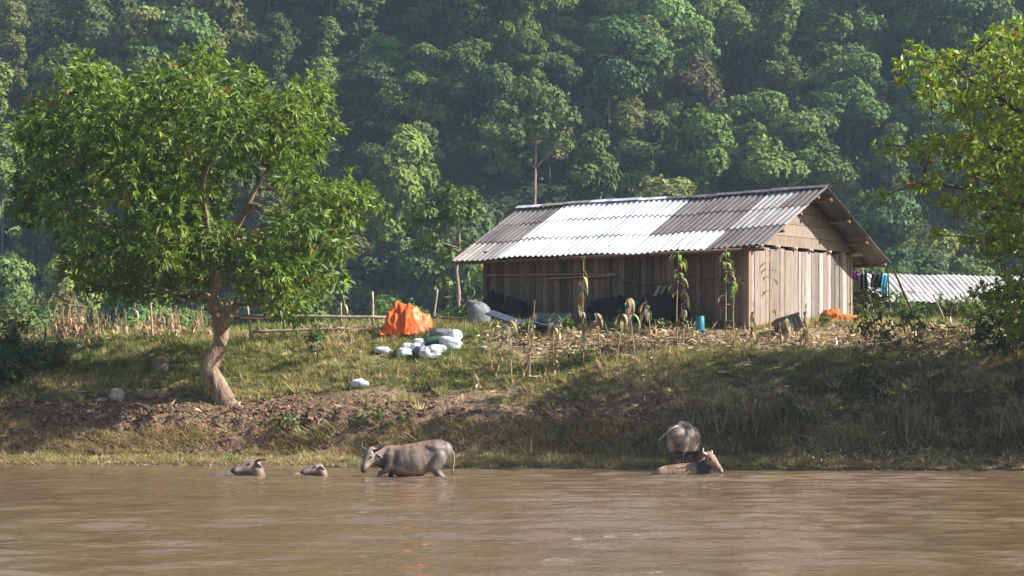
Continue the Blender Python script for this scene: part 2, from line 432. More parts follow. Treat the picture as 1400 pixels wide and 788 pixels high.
for y in (.55, 1.6, 2.7, 3.7, 4.9, 5.8):      # tie-pole ends poking through at the top of the planks
    b = MB(); b.tube([(.14, y, 2.57), (-.5, y, 2.57)], [.05, .05], 8, (.52, .43, .36)); obj('beam_end', b.mesh('beam_end', M['wood'], True), house)
b = MB(); b.tube([(.45, 6.46, 2.56), (-2, 6.46, 2.56)], [.075, .075], 9, (.55, .45, .38)); obj('beam_end', b.mesh('beam_end', M['wood'], True), house)
for sx in (.12, -3.6, -7.4, -LEN - .1):
    for sg in (-1, 1):
        run = 3.2 + (.66 if sg < 0 else 1.0); b = MB()
        Rm = [(sx, 3.2, RZ - .11), (sx, 3.2 + sg * run, RZ - .11 - run * SL)]
        b.tube(Rm, [.05, .045], 7, (.12, .075, .055)); obj('rafter', b.mesh('rafter', M['wood'], True), house)
# bamboo rails tied along the front wall
for pts, r, c in (([(-10.9, -.13, 1.93), (-8, -.16, 1.86), (-5.3, -.16, 1.80)], .03, (.36, .27, .17)),
                  ([(-8.3, -.14, 1.72), (-6.0, -.14, 1.74), (-5.2, -.15, 1.76)], .035, (.38, .29, .19)),
                  ([(-5.6, -.14, 1.70), (-4.0, -.15, 1.42), (-2, -.14, 1.50), (-.6, -.13, 1.72)], .022, (.22, .16, .12))):
    b = MB(); b.tube(pts, r, 7, c); obj('wall_rail', b.mesh('wall_rail', M['wood'], True), house)
# roof sheets
PER = .235; SHW = 1.06
white = (.68, .70, .75); grey = (.165, .15, .15); tan = (.30, .27, .255); mid = (.31, .30, .315)
def sheet_rows(nrows, run, colf, sgn, x0, x1, y0=3.2, z0=RZ, slope=SL, zoff=0.0, rr=None, wob=0.02):
    rr = rr or random.Random(3)
    b = MB(); ncol = int(round((x0 - x1) / SHW)); w = (x0 - x1) / ncol
    rl = run / nrows
    for r_ in range(nrows - 1, -1, -1):
        for c_ in range(ncol):
            xa = x0 - c_ * w + (.03 if c_ else 0); xb = x0 - (c_ + 1) * w
            ns = max(8, int((xa - xb) / PER * 8)); col = colf(r_, c_, ncol, rr)
            jz = rr.uniform(0, .012) * (c_ % 2 + .5); jo = rr.uniform(-wob, wob)
            va = []
            for t, (qa, lift) in enumerate(((r_ * rl - (.0 if r_ == 0 else .12), .0), ((r_ + 1) * rl + jo, .028))):
                for i in range(ns + 1):
                    x = xa + (xb - xa) * i / ns
                    h = .026 * math.cos(2 * math.pi * x / PER)
                    sag = .03 * math.sin(x * .7 + 1) + .02 * math.sin(x * 1.9)
                    va.append((x, y0 + sgn * qa, z0 - qa * slope + h + lift + jz + zoff + sag))
            m_ = ns + 1; vb = [(p[0], p[1], p[2] - .010) for p in va]
            Fs = [(i, i + 1, m_ + i + 1, m_ + i) for i in range(ns)]
            o = 2 * m_; Fs += [(o + i, o + m_ + i, o + m_ + i + 1, o + i + 1) for i in range(ns)]
            Fs += [(m_ + i, m_ + i + 1, o + m_ + i + 1, o + m_ + i) for i in range(ns)] + [(i, o + i, o + i + 1, i + 1) for i in range(ns)]
            Fs += [(0, m_, o + m_, o), (ns, o + ns, o + m_ + ns, m_ + ns)]
            b.add(va + vb, Fs, col)
    return b
def front_col(r_, c_, n, rr):
    i = n - 1 - c_      # from the far left
    k = rr.uniform(.82, 1.12)
    if r_ == 0: c = grey if i < 2 or c_ in (0, 2, 3, 4) else (mid if c_ == 1 else white)
    elif r_ == 1: c = grey if i < 2 or c_ in (2, 3, 4) else (mid if c_ < 2 else white)
    else: c = tan if i == 0 else (mid if i == 1 else (white if c_ > 1 else grey))
    return tuple(min(.9, v * k) for v in c)
def back_col(r_, c_, n, rr):
    k = rr.uniform(.8, 1.1); return tuple(v * k for v in rr.choice([grey, grey, tan, white]))
roof = obj('roof', sheet_rows(3, 3.2 + .72, front_col, -1, ROOFX0, ROOFX1, rr=random.Random(2)).mesh('roof_front', M['sheet']), house)
obj('rear_slope', sheet_rows(3, 3.2 + 1.1, back_col, 1, ROOFX0, ROOFX1, rr=random.Random(9)).mesh('roof_back', M['sheet']), roof)
b = MB()
for i in range(12):      # ridge cap pieces
    xa = ROOFX0 + .03 - i * 1.085; xb = xa - 1.14; zz = RZ + .085 + .006 * (i % 2) + .03 * math.sin(xa * .7 + 1)
    c = white if i == 11 or i in (6, 7, 8) else (grey if i < 9 else tan)
    if i >= 11: xb = ROOFX1 - .05
    V = [(x, 3.2 + dy, zz - abs(dy) * SL * 1.0 - t) for t in (0, .012) for x in (xa, xb) for dy in (-.17, 0, .17)]
    b.add(V, [(0, 3, 4, 1), (1, 4, 5, 2), (6, 7, 10, 9), (7, 8, 11, 10), (0, 1, 7, 6), (1, 2, 8, 7), (3, 9, 10, 4), (4, 10, 11, 5), (0, 6, 9, 3), (2, 5, 11, 8)], c)
obj('ridge_cap', b.mesh('ridge_cap', M['sheet']), roof)
b = MB(); b.box((-LEN + .1, .1, -.3), (-.1, HWID - .1, -.02), (.16, .11, .08)); obj('floor', b.mesh('floor', M['wood']), house)
def H(x, y, z=0): return HM @ Vector((x, y, z))

# low shed further back on the right
SP = Vector((15.3, 99.0, 4.8)); shed = thing('low_shed', 'low open shed with pale corrugated roof behind the leafy shrubs', 'shed', SP, R(4))
sb = sheet_rows(3, 4.2, lambda r_, c_, n, rr: (lambda q: (.60 * q, .56 * q, .55 * q))(rr.uniform(.8, 1.1)), -1, 7.6, -.2, y0=2.2, z0=2.55, slope=.33, rr=random.Random(6))
shroof = obj('roof', sb.mesh('shed_roof', M['sheet']), shed)
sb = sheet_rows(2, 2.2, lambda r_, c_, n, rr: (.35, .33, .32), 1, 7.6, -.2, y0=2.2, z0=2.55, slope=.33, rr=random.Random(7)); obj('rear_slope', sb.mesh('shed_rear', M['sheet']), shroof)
for x in (.1, 2.5, 5, 7.3):
    for y in (-1.3, 4.0):
        b = MB(); b.tube([(x, y, -.6), (x, y, 1.35 if y < 0 else 1.62)], .06, 7, (.2, .14, .1)); obj('post', b.mesh('shed_post', M['wood']), shed)
b = MB(); x = 0
while x < 7.3: b.box((x, 3.9, -.3), (x + .23, 3.94, 1.9), tuple(v * rnd.uniform(.6, 1) for v in (.16, .11, .08))); x += .25
obj('rear_wall', b.mesh('shed_wall', M['wood']), shed)

# ------------------------------------------------------------------ trees
def branch_to(mb, skel, target, r0, r1, sag=.2, seed=0):
    rr = random.Random(seed); t = Vector(target)
    s = min(skel, key=lambda q: (q[0] - t).length + (0 if q[0].z < t.z else 2.0))
    a = s[0]; mid_ = a.lerp(t, .5) + Vector((rr.uniform(-.2, .2), rr.uniform(-.2, .2), -sag * (t - a).length * .3 + .1))
    pts = [a, a.lerp(mid_, .5), mid_, mid_.lerp(t, .5), t]
    ra = min(s[1], r0); mb.tube(pts, [ra, ra * .8, (ra + r1) / 2 * .8, r1 * 1.3, r1], 7, wob=.08, seed=seed)
    for p in pts[2:]: skel.append((p, max(r1, ra * .5)))
def px_blobs(lst, D, depth, rng, cx, halfw, squash=1.0):
    out = []
    for (px, py, r) in lst:
        e = max(.25, 1 - ((px - cx) / halfw) ** 2) ** .5
        rm = r / F * D; n = 3 if r > 30 else (2 if r > 18 else 1)
        offs = {1: [0.], 2: [-.45, .4], 3: [-.8, 0., .8]}[n]
        for o in offs:
            y = D + depth * e * o + rng.uniform(-.5, .5)
            k = 1 - .12 * abs(o)
            X = (px - 700) / F * D; Z = CAMZ + (HY - py) / F * D
            Xc = (cx - 700) / F * D
            X = Xc + (X - Xc) * k; Z = Z - .25 * abs(o) * (1 if r > 30 else .3)
            out.append(((X, y, Z), (rm, rm * rng.uniform(.9, 1.2), rm * squash)))
    return out
rng = np.random.default_rng(11)
# --- the big tree on the left bank
TB = hit(300, 549); TD = TB.y
def tp(px, py, dy=0): return Vector(((px - 700) / F * TD, TD + dy, CAMZ + (HY - py) / F * TD))
k = TD / F
tree = thing('riverside_tree', 'large leafy broadleaf tree with pale twisted trunk on the muddy bank', 'tree', TB)
tr = MB(); trb = MB(); skel = []
def limb(pts, rads, n=12, wob=.05, seed=0, bul=.12):
    P = [tp(*p) for p in pts]; Rr = [r * k for r in rads]
    # resample smoothly
    Q = []; RQ = []
    for i in range(len(P) - 1):
        p0 = P[max(i - 1, 0)]; p1 = P[i]; p2 = P[i + 1]; p3 = P[min(i + 2, len(P) - 1)]
        for j in range(6):
            t = j / 6; t2 = t * t; t3 = t2 * t
            Q.append(.5 * ((2 * p1) + (p2 - p0) * t + (2 * p0 - 5 * p1 + 4 * p2 - p3) * t2 + (3 * p1 - p0 - 3 * p2 + p3) * t3))
            RQ.append(Rr[i] + (Rr[i + 1] - Rr[i]) * t)
    Q.append(P[-1]); RQ.append(Rr[-1])
    tr.tube(Q, RQ, n, wob=wob * .3, seed=seed, bul=bul)
    for q, r in zip(Q, RQ): skel.append((q, r))
limb([(314, 560), (308, 550), (301, 535), (291, 515), (287, 500), (293, 486), (300, 472), (302, 455), (298, 436), (292, 415), (291, 400), (295, 382), (299, 366)],
     [19, 15, 12.5, 13.5, 13, 10.5, 9.5, 10, 9, 8.5, 8, 8, 8.5], 28, .09, 3, .30)
limb([(297, 545, .1), (287, 556, .15), (279, 560, .1)], [9, 6, 3], 8)
limb([(299, 372), (305, 350, .2), (314, 325, .3), (335, 285, .3), (352, 252, .2), (388, 200, .4), (420, 150, .5)], [7.5, 6, 5, 4.2, 3.2, 2.4, 1.5], 10, .07, 4)
limb([(296, 372), (294, 345, -.2), (285, 315, -.3), (270, 270, -.2), (255, 220, 0), (270, 160, .2), (285, 105, .2)], [7.5, 6, 4.6, 3.6, 2.8, 2.2, 1.2], 10, .07, 5)
limb([(292, 340), (255, 300, .5), (215, 262, .9), (160, 240, 1.0), (115, 232, 1.2), (60, 225, 1.0)], [4.5, 3.6, 3, 2.5, 2, 1.2], 9, .06, 6)
limb([(314, 325, .2), (345, 285, -.8), (377, 298, -1.2), (420, 300, -1.5), (470, 290, -1.2)], [5, 4.5, 3.6, 3, 1.8], 9, .06, 7)
limb([(290, 408), (275, 403, -.3), (262, 400, -.5), (245, 402, -.7), (225, 395, -1)], [7, 5.5, 4, 2.6, 1.5], 10, .1, 8)
limb([(300, 452, -.1), (308, 443, -.4), (316, 430, -.5), (320, 414, -.5)], [9, 9, 8.5, 5], 10, .16, 9)
limb([(312, 440, -.4), (326, 424, -.6), (330, 413, -.6), (345, 411, -.6)], [5, 4.5, 3.5, 2], 7, .12, 10)
limb([(318, 425, -.5), (326, 412, -.4), (325, 401, -.4)], [4.5, 3, 1.6], 7, .12, 11)
limb([(318, 428, -.5), (310, 414, -.6), (306, 418, -.8)], [4, 3.6, 2.5], 7, .12, 12)
limb([(285, 315, -.3), (290, 250, -2), (330, 190, -2.5)], [4.5, 3.4, 1.8], 8); limb([(285, 315, -.3), (260, 260, 2), (200, 180, 2.6)], [4.5, 3.4, 1.8], 8)
limb([(315, 325, .2), (370, 330, 2), (430, 340, 2.6)], [4, 3, 1.6], 8); limb([(292, 340), (240, 330, -2), (190, 320, -2.6)], [4, 3, 1.6], 8)
LB = [(122, 112, 36), (75, 165, 40), (45, 178, 26), (45, 240, 33), (25, 285, 20), (30, 175, 23), (17, 292, 13), (45, 262, 24), (42, 205, 24), (118, 95, 18), (285, 72, 13), (100, 220, 48), (150, 170, 50), (95, 290, 38), (135, 335, 38), (112, 378, 30), (160, 392, 24),
      (285, 92, 26), (235, 128, 40), (290, 140, 42), (345, 128, 34), (350, 108, 16), (415, 150, 36), (438, 128, 22), (405, 190, 42), (335, 190, 52), (240, 200, 55), (190, 245, 50), (260, 255, 44),
      (455, 168, 15), (190, 325, 42), (235, 345, 36), (250, 300, 40), (415, 245, 30), (500, 268, 24), (470, 280, 36), (520, 285, 13), (440, 308, 36), (470, 335, 26), (402, 318, 34), (392, 365, 36),
      (432, 372, 32), (455, 385, 18), (402, 408, 24), (408, 432, 12), (350, 350, 28), (322, 335, 22), (150, 130, 26), (265, 385, 16), (215, 385, 22), (250, 404, 15), (283, 408, 9), (236, 396, 16), (300, 350, 18), (330, 368, 22), (348, 396, 14), (312, 345, 20), (366, 390, 20), (380, 420, 13), (270, 362, 22), (236, 372, 22), (285, 78, 16), (285, 345, 22), (258, 340, 24), (345, 385, 14), (60, 205, 30), (180, 375, 26)]
blobs = px_blobs([(a_, b_, c_ * (.86 if c_ > 24 else 1.0)) for a_, b_, c_ in LB], TD, 4.3, rng, 265, 275)
P, Nn, B = blob_points(blobs, 9.5, rng, .3)
V, Fc = leaves(P, Nn, 8, .29, .042, .55, .7, rng, flat=.4)
bt = rng.random(len(blobs))[B]
base = np.array([.125, .195, .032]) + (bt[:, None] - .3) * np.array([.07, .075, .004])
top = np.clip((Nn[:, 2:3]), 0, 1)
c = base * (1 + .18 * rng.normal(size=(len(P), 1))) * 1.0
old = rng.random(len(P)) < .012; c[old] = [.30, .20, .04]
c = np.repeat(np.clip(c, .01, .5), 8, 0) * (1 + .16 * rng.normal(size=(len(P) * 8, 1)))
V = V - np.array(TB)
crown = obj('crown', to_mesh('tree_crown', V, Fc, M['leaf'], np.clip(c, .01, .5)), tree)
for i, (cc, rr_) in enumerate(blobs):
    branch_to(trb, skel, Vector(cc) - Vector((0, 0, rr_[0] * .3)), .045, .012, seed=i)
obj('branch', trb.mesh('tree_branches', M['bark_red'], True, TB), tree)
obj('trunk', tr.mesh('tree_trunk', M['bark'], True, TB), tree)

# --- yellow-green tree entering from the right
RB = Vector((18.3, 67.6, hz(18.3, 67.6))); RD = 67.6
rt = thing('overhanging_tree', 'yellow-green tree with tiered sprays of leaves leaning in at the right', 'tree', RB)
RBL = [(1245, 75, 24), (1292, 88, 34), (1345, 62, 28), (1385, 92, 40), (1330, 125, 44), (1265, 130, 22), (1245, 112, 12), (1225, 198, 18), (1260, 203, 28), (1305, 195, 40), (1372, 172, 50),
       (1215, 268, 14), (1262, 250, 26), (1312, 272, 32), (1372, 262, 46), (1385, 330, 42), (1340, 318, 22), (1392, 392, 36), (1430, 120, 60), (1440, 210, 70), (1450, 300, 70), (1450, 390, 60),
       (1500, 60, 60), (1520, 170, 80), (1540, 280, 80), (1560, 380, 70), (1600, 120, 70), (1620, 240, 80), (1640, 350, 60), (1430, 440, 36), (1335, 225, 24), (1290, 320, 12), (1400, 40, 30), (1360, 395, 20), (1480, 450, 50)]
blobs = px_blobs([(a_ - 8, b_, c_ * (.92 if a_ < 1400 else 1.1)) for a_, b_, c_ in RBL], RD, 3.2, rng, 1480, 330, .46)
P, Nn, B = blob_points(blobs, 5.6, rng, .4)
V, Fc = leaves(P, Nn, 8, .25, .05, .7, .3, rng, flat=.5)
u = rng.random(len(P))[:, None]
c = np.array([.19, .27, .026]) * (1 - u) + np.array([.29, .35, .035]) * u
red = rng.random(len(P)) < .03; c[red] = [.28, .15, .03]
c = np.repeat(c, 8, 0) * (1 + .15 * rng.normal(size=(len(P) * 8, 1)))
obj('crown', to_mesh('right_crown', V - np.array(RB), Fc, M['leaf'], np.clip(c, .01, .5)), rt)
tr = MB(); skel = []; TD_ = TD; TD = RD; k = RD / F
limb([(1567, 585), (1565, 545), (1560, 500), (1548, 440), (1530, 360), (1515, 270), (1500, 180), (1490, 90)], [19, 18, 16, 14, 12, 9, 6, 3], 12)
limb([(1530, 360), (1480, 320), (1420, 290), (1340, 262), (1262, 250)], [7, 6, 4.5, 3, 1.5]); limb([(1515, 270), (1460, 200), (1390, 150), (1320, 105), (1255, 78)], [7, 5.5, 4, 2.6, 1.3])
limb([(1515, 270), (1440, 240), (1370, 205), (1300, 200), (1230, 200)], [6, 5, 3.5, 2.4, 1.3]); limb([(1548, 440), (1490, 410), (1430, 400), (1390, 395)], [6, 5, 4, 2])
for i, (cc, rr_) in enumerate(blobs): branch_to(tr, skel, Vector(cc), .045, .014, seed=i + 300)
obj('trunk', tr.mesh('right_trunk', M['bark_d'], True, RB), rt)
TD = TD_; k = TD / F

# --- shade trees further along the bank, whose shadow lies over the right of the bank
def crown_tree(name, label, base, blobs, leafk, leafL, leafW, per, cols, trunk_pts, trunk_r, barkm, mat, rng, droop=.4, group=None, spread=.6, bl=.02):
    base = Vector(base); t = thing(name, label, 'tree', base, 0, group)
    P, Nn, B = blob_points([(np.array(c) - np.array(base), r) for c, r in blobs], per, rng, .3)
    V, Fc = leaves(P, Nn, leafk, leafL, leafW, spread, droop, rng, flat=.75)
    u = rng.random(len(blobs))[B][:, None]; c = np.array(cols[0]) * (1 - u) + np.array(cols[1]) * u
    c = np.repeat(c * (1 + .2 * rng.normal(size=(len(P), 1))), leafk, 0)
    obj('crown', to_mesh(name + '_crown', V, Fc, mat, np.clip(c, .006, .6)), t)
    mb = MB(); pts = [Vector(p) - base for p in trunk_pts]; n = len(pts)
    rr = [trunk_r * (1 - .75 * i / (n - 1)) for i in range(n)]; mb.tube(pts, rr, 8, wob=.06)
    sk = [(p, r) for p, r in zip(pts, rr)][max(0, n // 3):]
    for i, (cc, r) in enumerate(blobs): branch_to(mb, sk, Vector(cc) - base, trunk_r * .45, bl, .1, seed=i)
    obj('trunk', mb.mesh(name + '_trunk', barkm, True), t)
    return t
def rand_blobs(base, h, w, n, rng, rmin, rmax, low=.35):
    out = []
    for i in range(n):
        t = rng.uniform(low, 1); e = math.sin(math.pi * min(1, (t - low) / (1 - low) * .8 + .15)) ** .6
        a = rng.uniform(0, 6.28); rad = w * e * rng.uniform(.2, .95)
        out.append(((base[0] + math.cos(a) * rad, base[1] + math.sin(a) * rad, base[2] + h * t), tuple(np.array([1, rng.uniform(.7, 1.2), rng.uniform(.45, .9)]) * (rmin + (rmax - rmin) * rng.random() ** 1.4))))
    return out
sb_ = Vector((26.5, 66.5, hz(26.5, 66.5)))
bl_ = rand_blobs(sb_, 11.0, 4.2, 34, rng, 1.0, 1.7, .15)
shade = crown_tree('shade_tree', 'tall dense tree standing beyond the right edge, shading the bank', sb_, bl_, 5, .36, .11, 5.0, [(.05, .08, .02), (.07, .10, .02)],
                   [sb_, sb_ + Vector((.2, 0, 4)), sb_ + Vector((-.2, .2, 8)), sb_ + Vector((0, 0, 10))], .3, M['bark_d'], M['leaf'], rng)
for (x, y, s, rz) in SHADE if 'SHADE' in globals() else [(24.5, 66.6, (.9, .6, .55), 0.0), (29.5, 67.5, (1.0, .6, .85), 0.1), (36.0, 67.5, (1, .7, 1.2), 1.0), (21.5, 67.6, .38, 3.0)]:
    d_ = dup(shade, None, (x, y, hz(x, y)), rz, s, label='tree beyond the right edge shading the bank', group='trees along the bank beyond the right edge')
shade['group'] = 'trees along the bank beyond the right edge'; shade['label'] = 'tree beyond the right edge shading the bank'

# ------------------------------------------------------------------ forest on the hill
rng = np.random.default_rng(77)
GREENS = [((0.064, 0.128, 0.028), (0.122, 0.189, 0.037)), ((0.045, 0.095, 0.031), (0.077, 0.140, 0.041)), ((0.109, 0.171, 0.035), (0.166, 0.213, 0.046)), ((0.077, 0.122, 0.037), (0.115, 0.152, 0.044)),
          ((0.064, 0.140, 0.041), (0.096, 0.183, 0.046)), ((0.096, 0.128, 0.041), (0.134, 0.159, 0.048)), ((0.058, 0.110, 0.026), (0.102, 0.159, 0.032)), ((0.077, 0.146, 0.028), (0.128, 0.201, 0.037))]
protos = []
def forest_proto(i):
    rg = np.random.default_rng(200 + i); kind = i % 4
    h = [11, 13, 9, 15][kind] * rg.uniform(.9, 1.1); w = [4.6, 4.0, 3.6, 2.8][kind] * rg.uniform(.9, 1.15)
    low = [.28, .38, .10, .08][kind]
    bl = rand_blobs((0, 0, 0), h, w, [30, 26, 20, 30][kind], rg, .65, [2.7, 2.4, 2.1, 1.9][kind], low)
    g = GREENS[i % len(GREENS)]
    t = crown_tree('forest_tree', 'broadleaf forest tree in the mass of trees on the hillside', (0, 0, 0), bl, 6, .36, .135, 9.5, g,
                   [(0, 0, -2), (rg.uniform(-.3, .3), 0, h * .3), (rg.uniform(-.5, .5), 0, h * .6), (0, 0, h * .85)], .19, M['bark_f'], M['forest'], rg, .25,
                   'forest trees covering the hillside', .8, .05)
    return t
for i in range(16): protos.append(forest_proto(i))
def clear_of(x, y):
    return True
cnt = 0; first = [True] * len(protos)
ys_ = 232.0
rows = []
while ys_ < 318: rows.append(ys_); ys_ += 7.2 + (ys_ - 232) * .02
for ri, y0 in enumerate(rows):
    halfx = 700 / F * y0 + 19; n = int(2 * halfx / 7.0)
    for j in range(n):
        x = -halfx + (j + .5 + .5 * (ri % 2)) * 2 * halfx / n + rng.uniform(-2.2, 2.2); y = y0 + rng.uniform(-2.8, 2.8)
        if fbm(np.array([x * .045]), np.array([y * .045]), 301, 2)[0] < -.17 and ri > 1: continue
        pi_ = int(rng.integers(0, len(protos))); pr = protos[pi_]
        z = float(hill_h(np.array([x]), np.array([y]))[0]) - .5; s = (.55 + .85 * rng.random() ** 1.3) * (1 if ri else .8)
        if first[pi_]: pr.location = (x, y, z); pr.rotation_euler = (0, 0, rng.uniform(0, 6.28)); pr.scale = (s, s, s * rng.uniform(.85, 1.1)); first[pi_] = False
        else: dup(pr, None, (x, y, z), rng.uniform(0, 6.28), (s, s, s * rng.uniform(.85, 1.15)))
        cnt += 1
print('forest trees', cnt)
# undergrowth
n = 32000
ux = rng.uniform(-104, 104, n); uy = rng.uniform(226, 335, n)
uz = hill_h(ux, uy) + np.abs(rng.normal(size=n)) * 1.3 + .1
P = np.stack([ux, uy, uz], 1); Nn = norm(np.stack([rng.normal(size=n) * .4, -.5 + rng.normal(size=n) * .3, np.ones(n)], 1))
V, Fc = leaves(P, Nn, 4, .8, .24, .7, .2, rng)
nn = fbm(ux * .12, uy * .12, 55, 3)[:, None]
c = np.array([.04, .07, .028]) * (1 + 1.2 * nn) + np.clip(nn, 0, 1) * np.array([.03, .04, .0])
c = np.repeat(c * (1 + .25 * rng.normal(size=(n, 1))), 4, 0)
M['under'] = tinted('undergrowth_leaf', .75, .15, .3, .12, 0, transl=.15)
o = obj('undergrowth', to_mesh('undergrowth', V, Fc, M['under'], np.clip(c, .008, .3))); o['kind'] = 'stuff'

# distinctive forest trees, each in its own place
def hill_hit(px, py):
    D = np.arange(225, 420, .5); h = hill_h((px - 700) / F * D, D); r = CAMZ + (HY - py) / F * D
    k_ = np.where(h >= r)[0]; return float(D[k_[0]]) if len(k_) else 300.
def special(name, label, pxb, D, trunk, r, cols, per=1.6, leaf=(.5, .15), bark='bark_f', depth=1.6, k_=4, base_py=None):
    cx = sum(b[0] for b in pxb) / len(pxb); hw = max(abs(b[0] - cx) + b[2] for b in pxb) * 1.1
    bl = px_blobs(pxb, D, depth, rng, cx, hw, .7)
    tpts = [Vector(((p[0] - 700) / F * D, D, CAMZ + (HY - p[1]) / F * D)) for p in trunk]
    b0 = tpts[0].copy(); gz = float(hill_h(np.array([b0.x]), np.array([D]))[0]) if D > 225 else hz(b0.x, D)
    if b0.z > gz: tpts.insert(0, Vector((b0.x, D, gz - .3))); b0 = tpts[0].copy()
    return crown_tree(name, label, b0, bl, k_, leaf[0], leaf[1], per, cols, tpts, r, M[bark], M['under'], rng, .25, None, .8, .035)
special('slender_tree', 'tall sparse tree on the hillside whose bare pale trunk rises above the house roof', [(690, 150, 22), (720, 125, 26), (750, 135, 26), (775, 160, 20), (700, 185, 20), (740, 170, 24), (765, 195, 16), (680, 205, 14), (715, 215, 14)],
        234, [(732, 520), (733, 400), (731, 290), (732, 230), (733, 190), (732, 150)], .24, [(.085, .125, .05), (.12, .16, .06)], per=2.6, leaf=(.5, .16), bark='bark')
special('forked_tree', 'small open tree with white forked trunk just left of the house', [(610, 262, 18), (635, 268, 18), (580, 290, 20), (650, 290, 14), (600, 300, 18), (625, 290, 20), (560, 305, 12), (590, 330, 16), (615, 350, 16), (575, 340, 12), (610, 385, 12), (640, 340, 12), (560, 285, 10)],
        134, [(627, 450), (627, 400), (624, 370), (628, 340), (627, 300), (622, 270)], .16, [(.11, .17, .05), (.14, .20, .06)], per=8.0, leaf=(.32, .11), bark='bark', depth=1.2)
special('giant_tree', 'tall tree high on the hillside with a bright bare trunk below its crown', [(670, 20, 22), (700, 10, 24), (655, 45, 14), (690, 40, 18), (720, -10, 24), (640, 5, 20), (680, -20, 30)],
        hill_hit(681, 96), [(681, 96), (681, 92), (680, 60), (679, 30), (678, 0)], .40, [(.08, .125, .045), (.10, .15, .05)], per=2.6, leaf=(.6, .2), bark='bark')
special('brown_trunk_tree', 'hillside tree with rust-tinged crown above a thick brown trunk, up from the roof ridge', [(940, 110, 22), (965, 120, 22), (955, 95, 20), (930, 135, 16), (980, 145, 14), (910, 120, 14)],
        hill_hit(955, 235), [(955, 235), (955, 225), (957, 180), (957, 150), (955, 110)], .55, [(.10, .10, .05), (.14, .115, .06)], per=3, leaf=(.6, .2), bark='bark_d')
special('flat_topped_tree', 'flat-topped tree with short leaning trunk high on the hillside right of centre', [(1030, 35, 16), (1050, 32, 18), (1075, 40, 16), (1045, 48, 14), (1062, 52, 12)],
        hill_hit(1028, 90), [(1028, 92), (1028, 85), (1030, 65), (1040, 45)], .35, [(.08, .13, .045), (.10, .16, .05)], per=3.5, leaf=(.6, .2))

# ------------------------------------------------------------------ grass, litter, shrubs
rng = np.random.default_rng(5)
def scatter(n, dens, x0=-25, x1=25, d0=.0, d1=24):
    x = rng.uniform(x0, x1, n); y = shore(x) + rng.uniform(d0, d1, n)
    p = dens(x, y, y - shore(x)); k = rng.random(n) < p
    return x[k], y[k], (y - shore(x))[k]
def blades(x, y, h, w, lean, c0, c1, mixn, sink=.0):
    n = len(x); z = height(x, y) - sink
    a = rng.uniform(0, 6.28, n); hh = h * rng.uniform(.5, 1.3, n)
    sx = np.cos(a) * w / 2; sy = np.sin(a) * w / 2
    lx = rng.normal(size=n) * lean * hh; ly = rng.normal(size=n) * lean * hh
    V = np.stack([np.stack([x - sx, y - sy, z], 1), np.stack([x + sx, y + sy, z], 1), np.stack([x + lx, y + ly, z + hh], 1)], 1).reshape(-1, 3)
    c = np.array(c0) * (1 - mixn[:, None]) + np.array(c1) * mixn[:, None]
    c = np.clip(c * (1 + .22 * rng.normal(size=(n, 1))), .01, .7)
    return V, c
def gdens(x, y, d):
    patch = fbm(x * .5, y * .8, 51, 3) + .35 * fbm(x * 2.2, y * 2.2, 53, 2)
    mud = np.clip(1.25 - np.abs(d - 3.6) / 2.3, 0, 1) * np.clip((6 - x) / 4, 0, 1)
    lit = np.clip(1.5 - np.abs(d - 9.8) / 1.5, 0, 1) * np.clip((x + 1.5) / 2, 0, 1)
    p = .85 + 2.4 * patch - mud * 1.5 - lit * 1.6
    p = np.where(d < .5, p * .25, p)
    p = p - np.clip((x - 1) / 4, 0, 1) * np.clip((7.0 - d) / 2, 0, 1) * .62
    return np.clip(p, .02, 1)
x, y, d = scatter(900000, gdens)
tuft = fbm(x * 1.7, y * 1.7, 57, 2) + .5
mixn = np.clip(.42 + 1.5 * fbm(x * .45, y * .7, 59, 3) + .35 * rng.normal(size=len(x)) * .5 - .25 * np.clip((d - 7) / 3, 0, 1) * (x < 0), 0, 1)
h = .05 + .09 * tuft * np.clip((d - 4.5) / 2, .45, 1)
V1, c1 = blades(x, y, h, .03, .9, (.165, .20, .058), (.46, .36, .22), mixn)
gr = obj('grass', to_mesh('grass', V1, np.arange(len(V1)).reshape(-1, 3), M['grassm'], c1)); gr['kind'] = 'stuff'
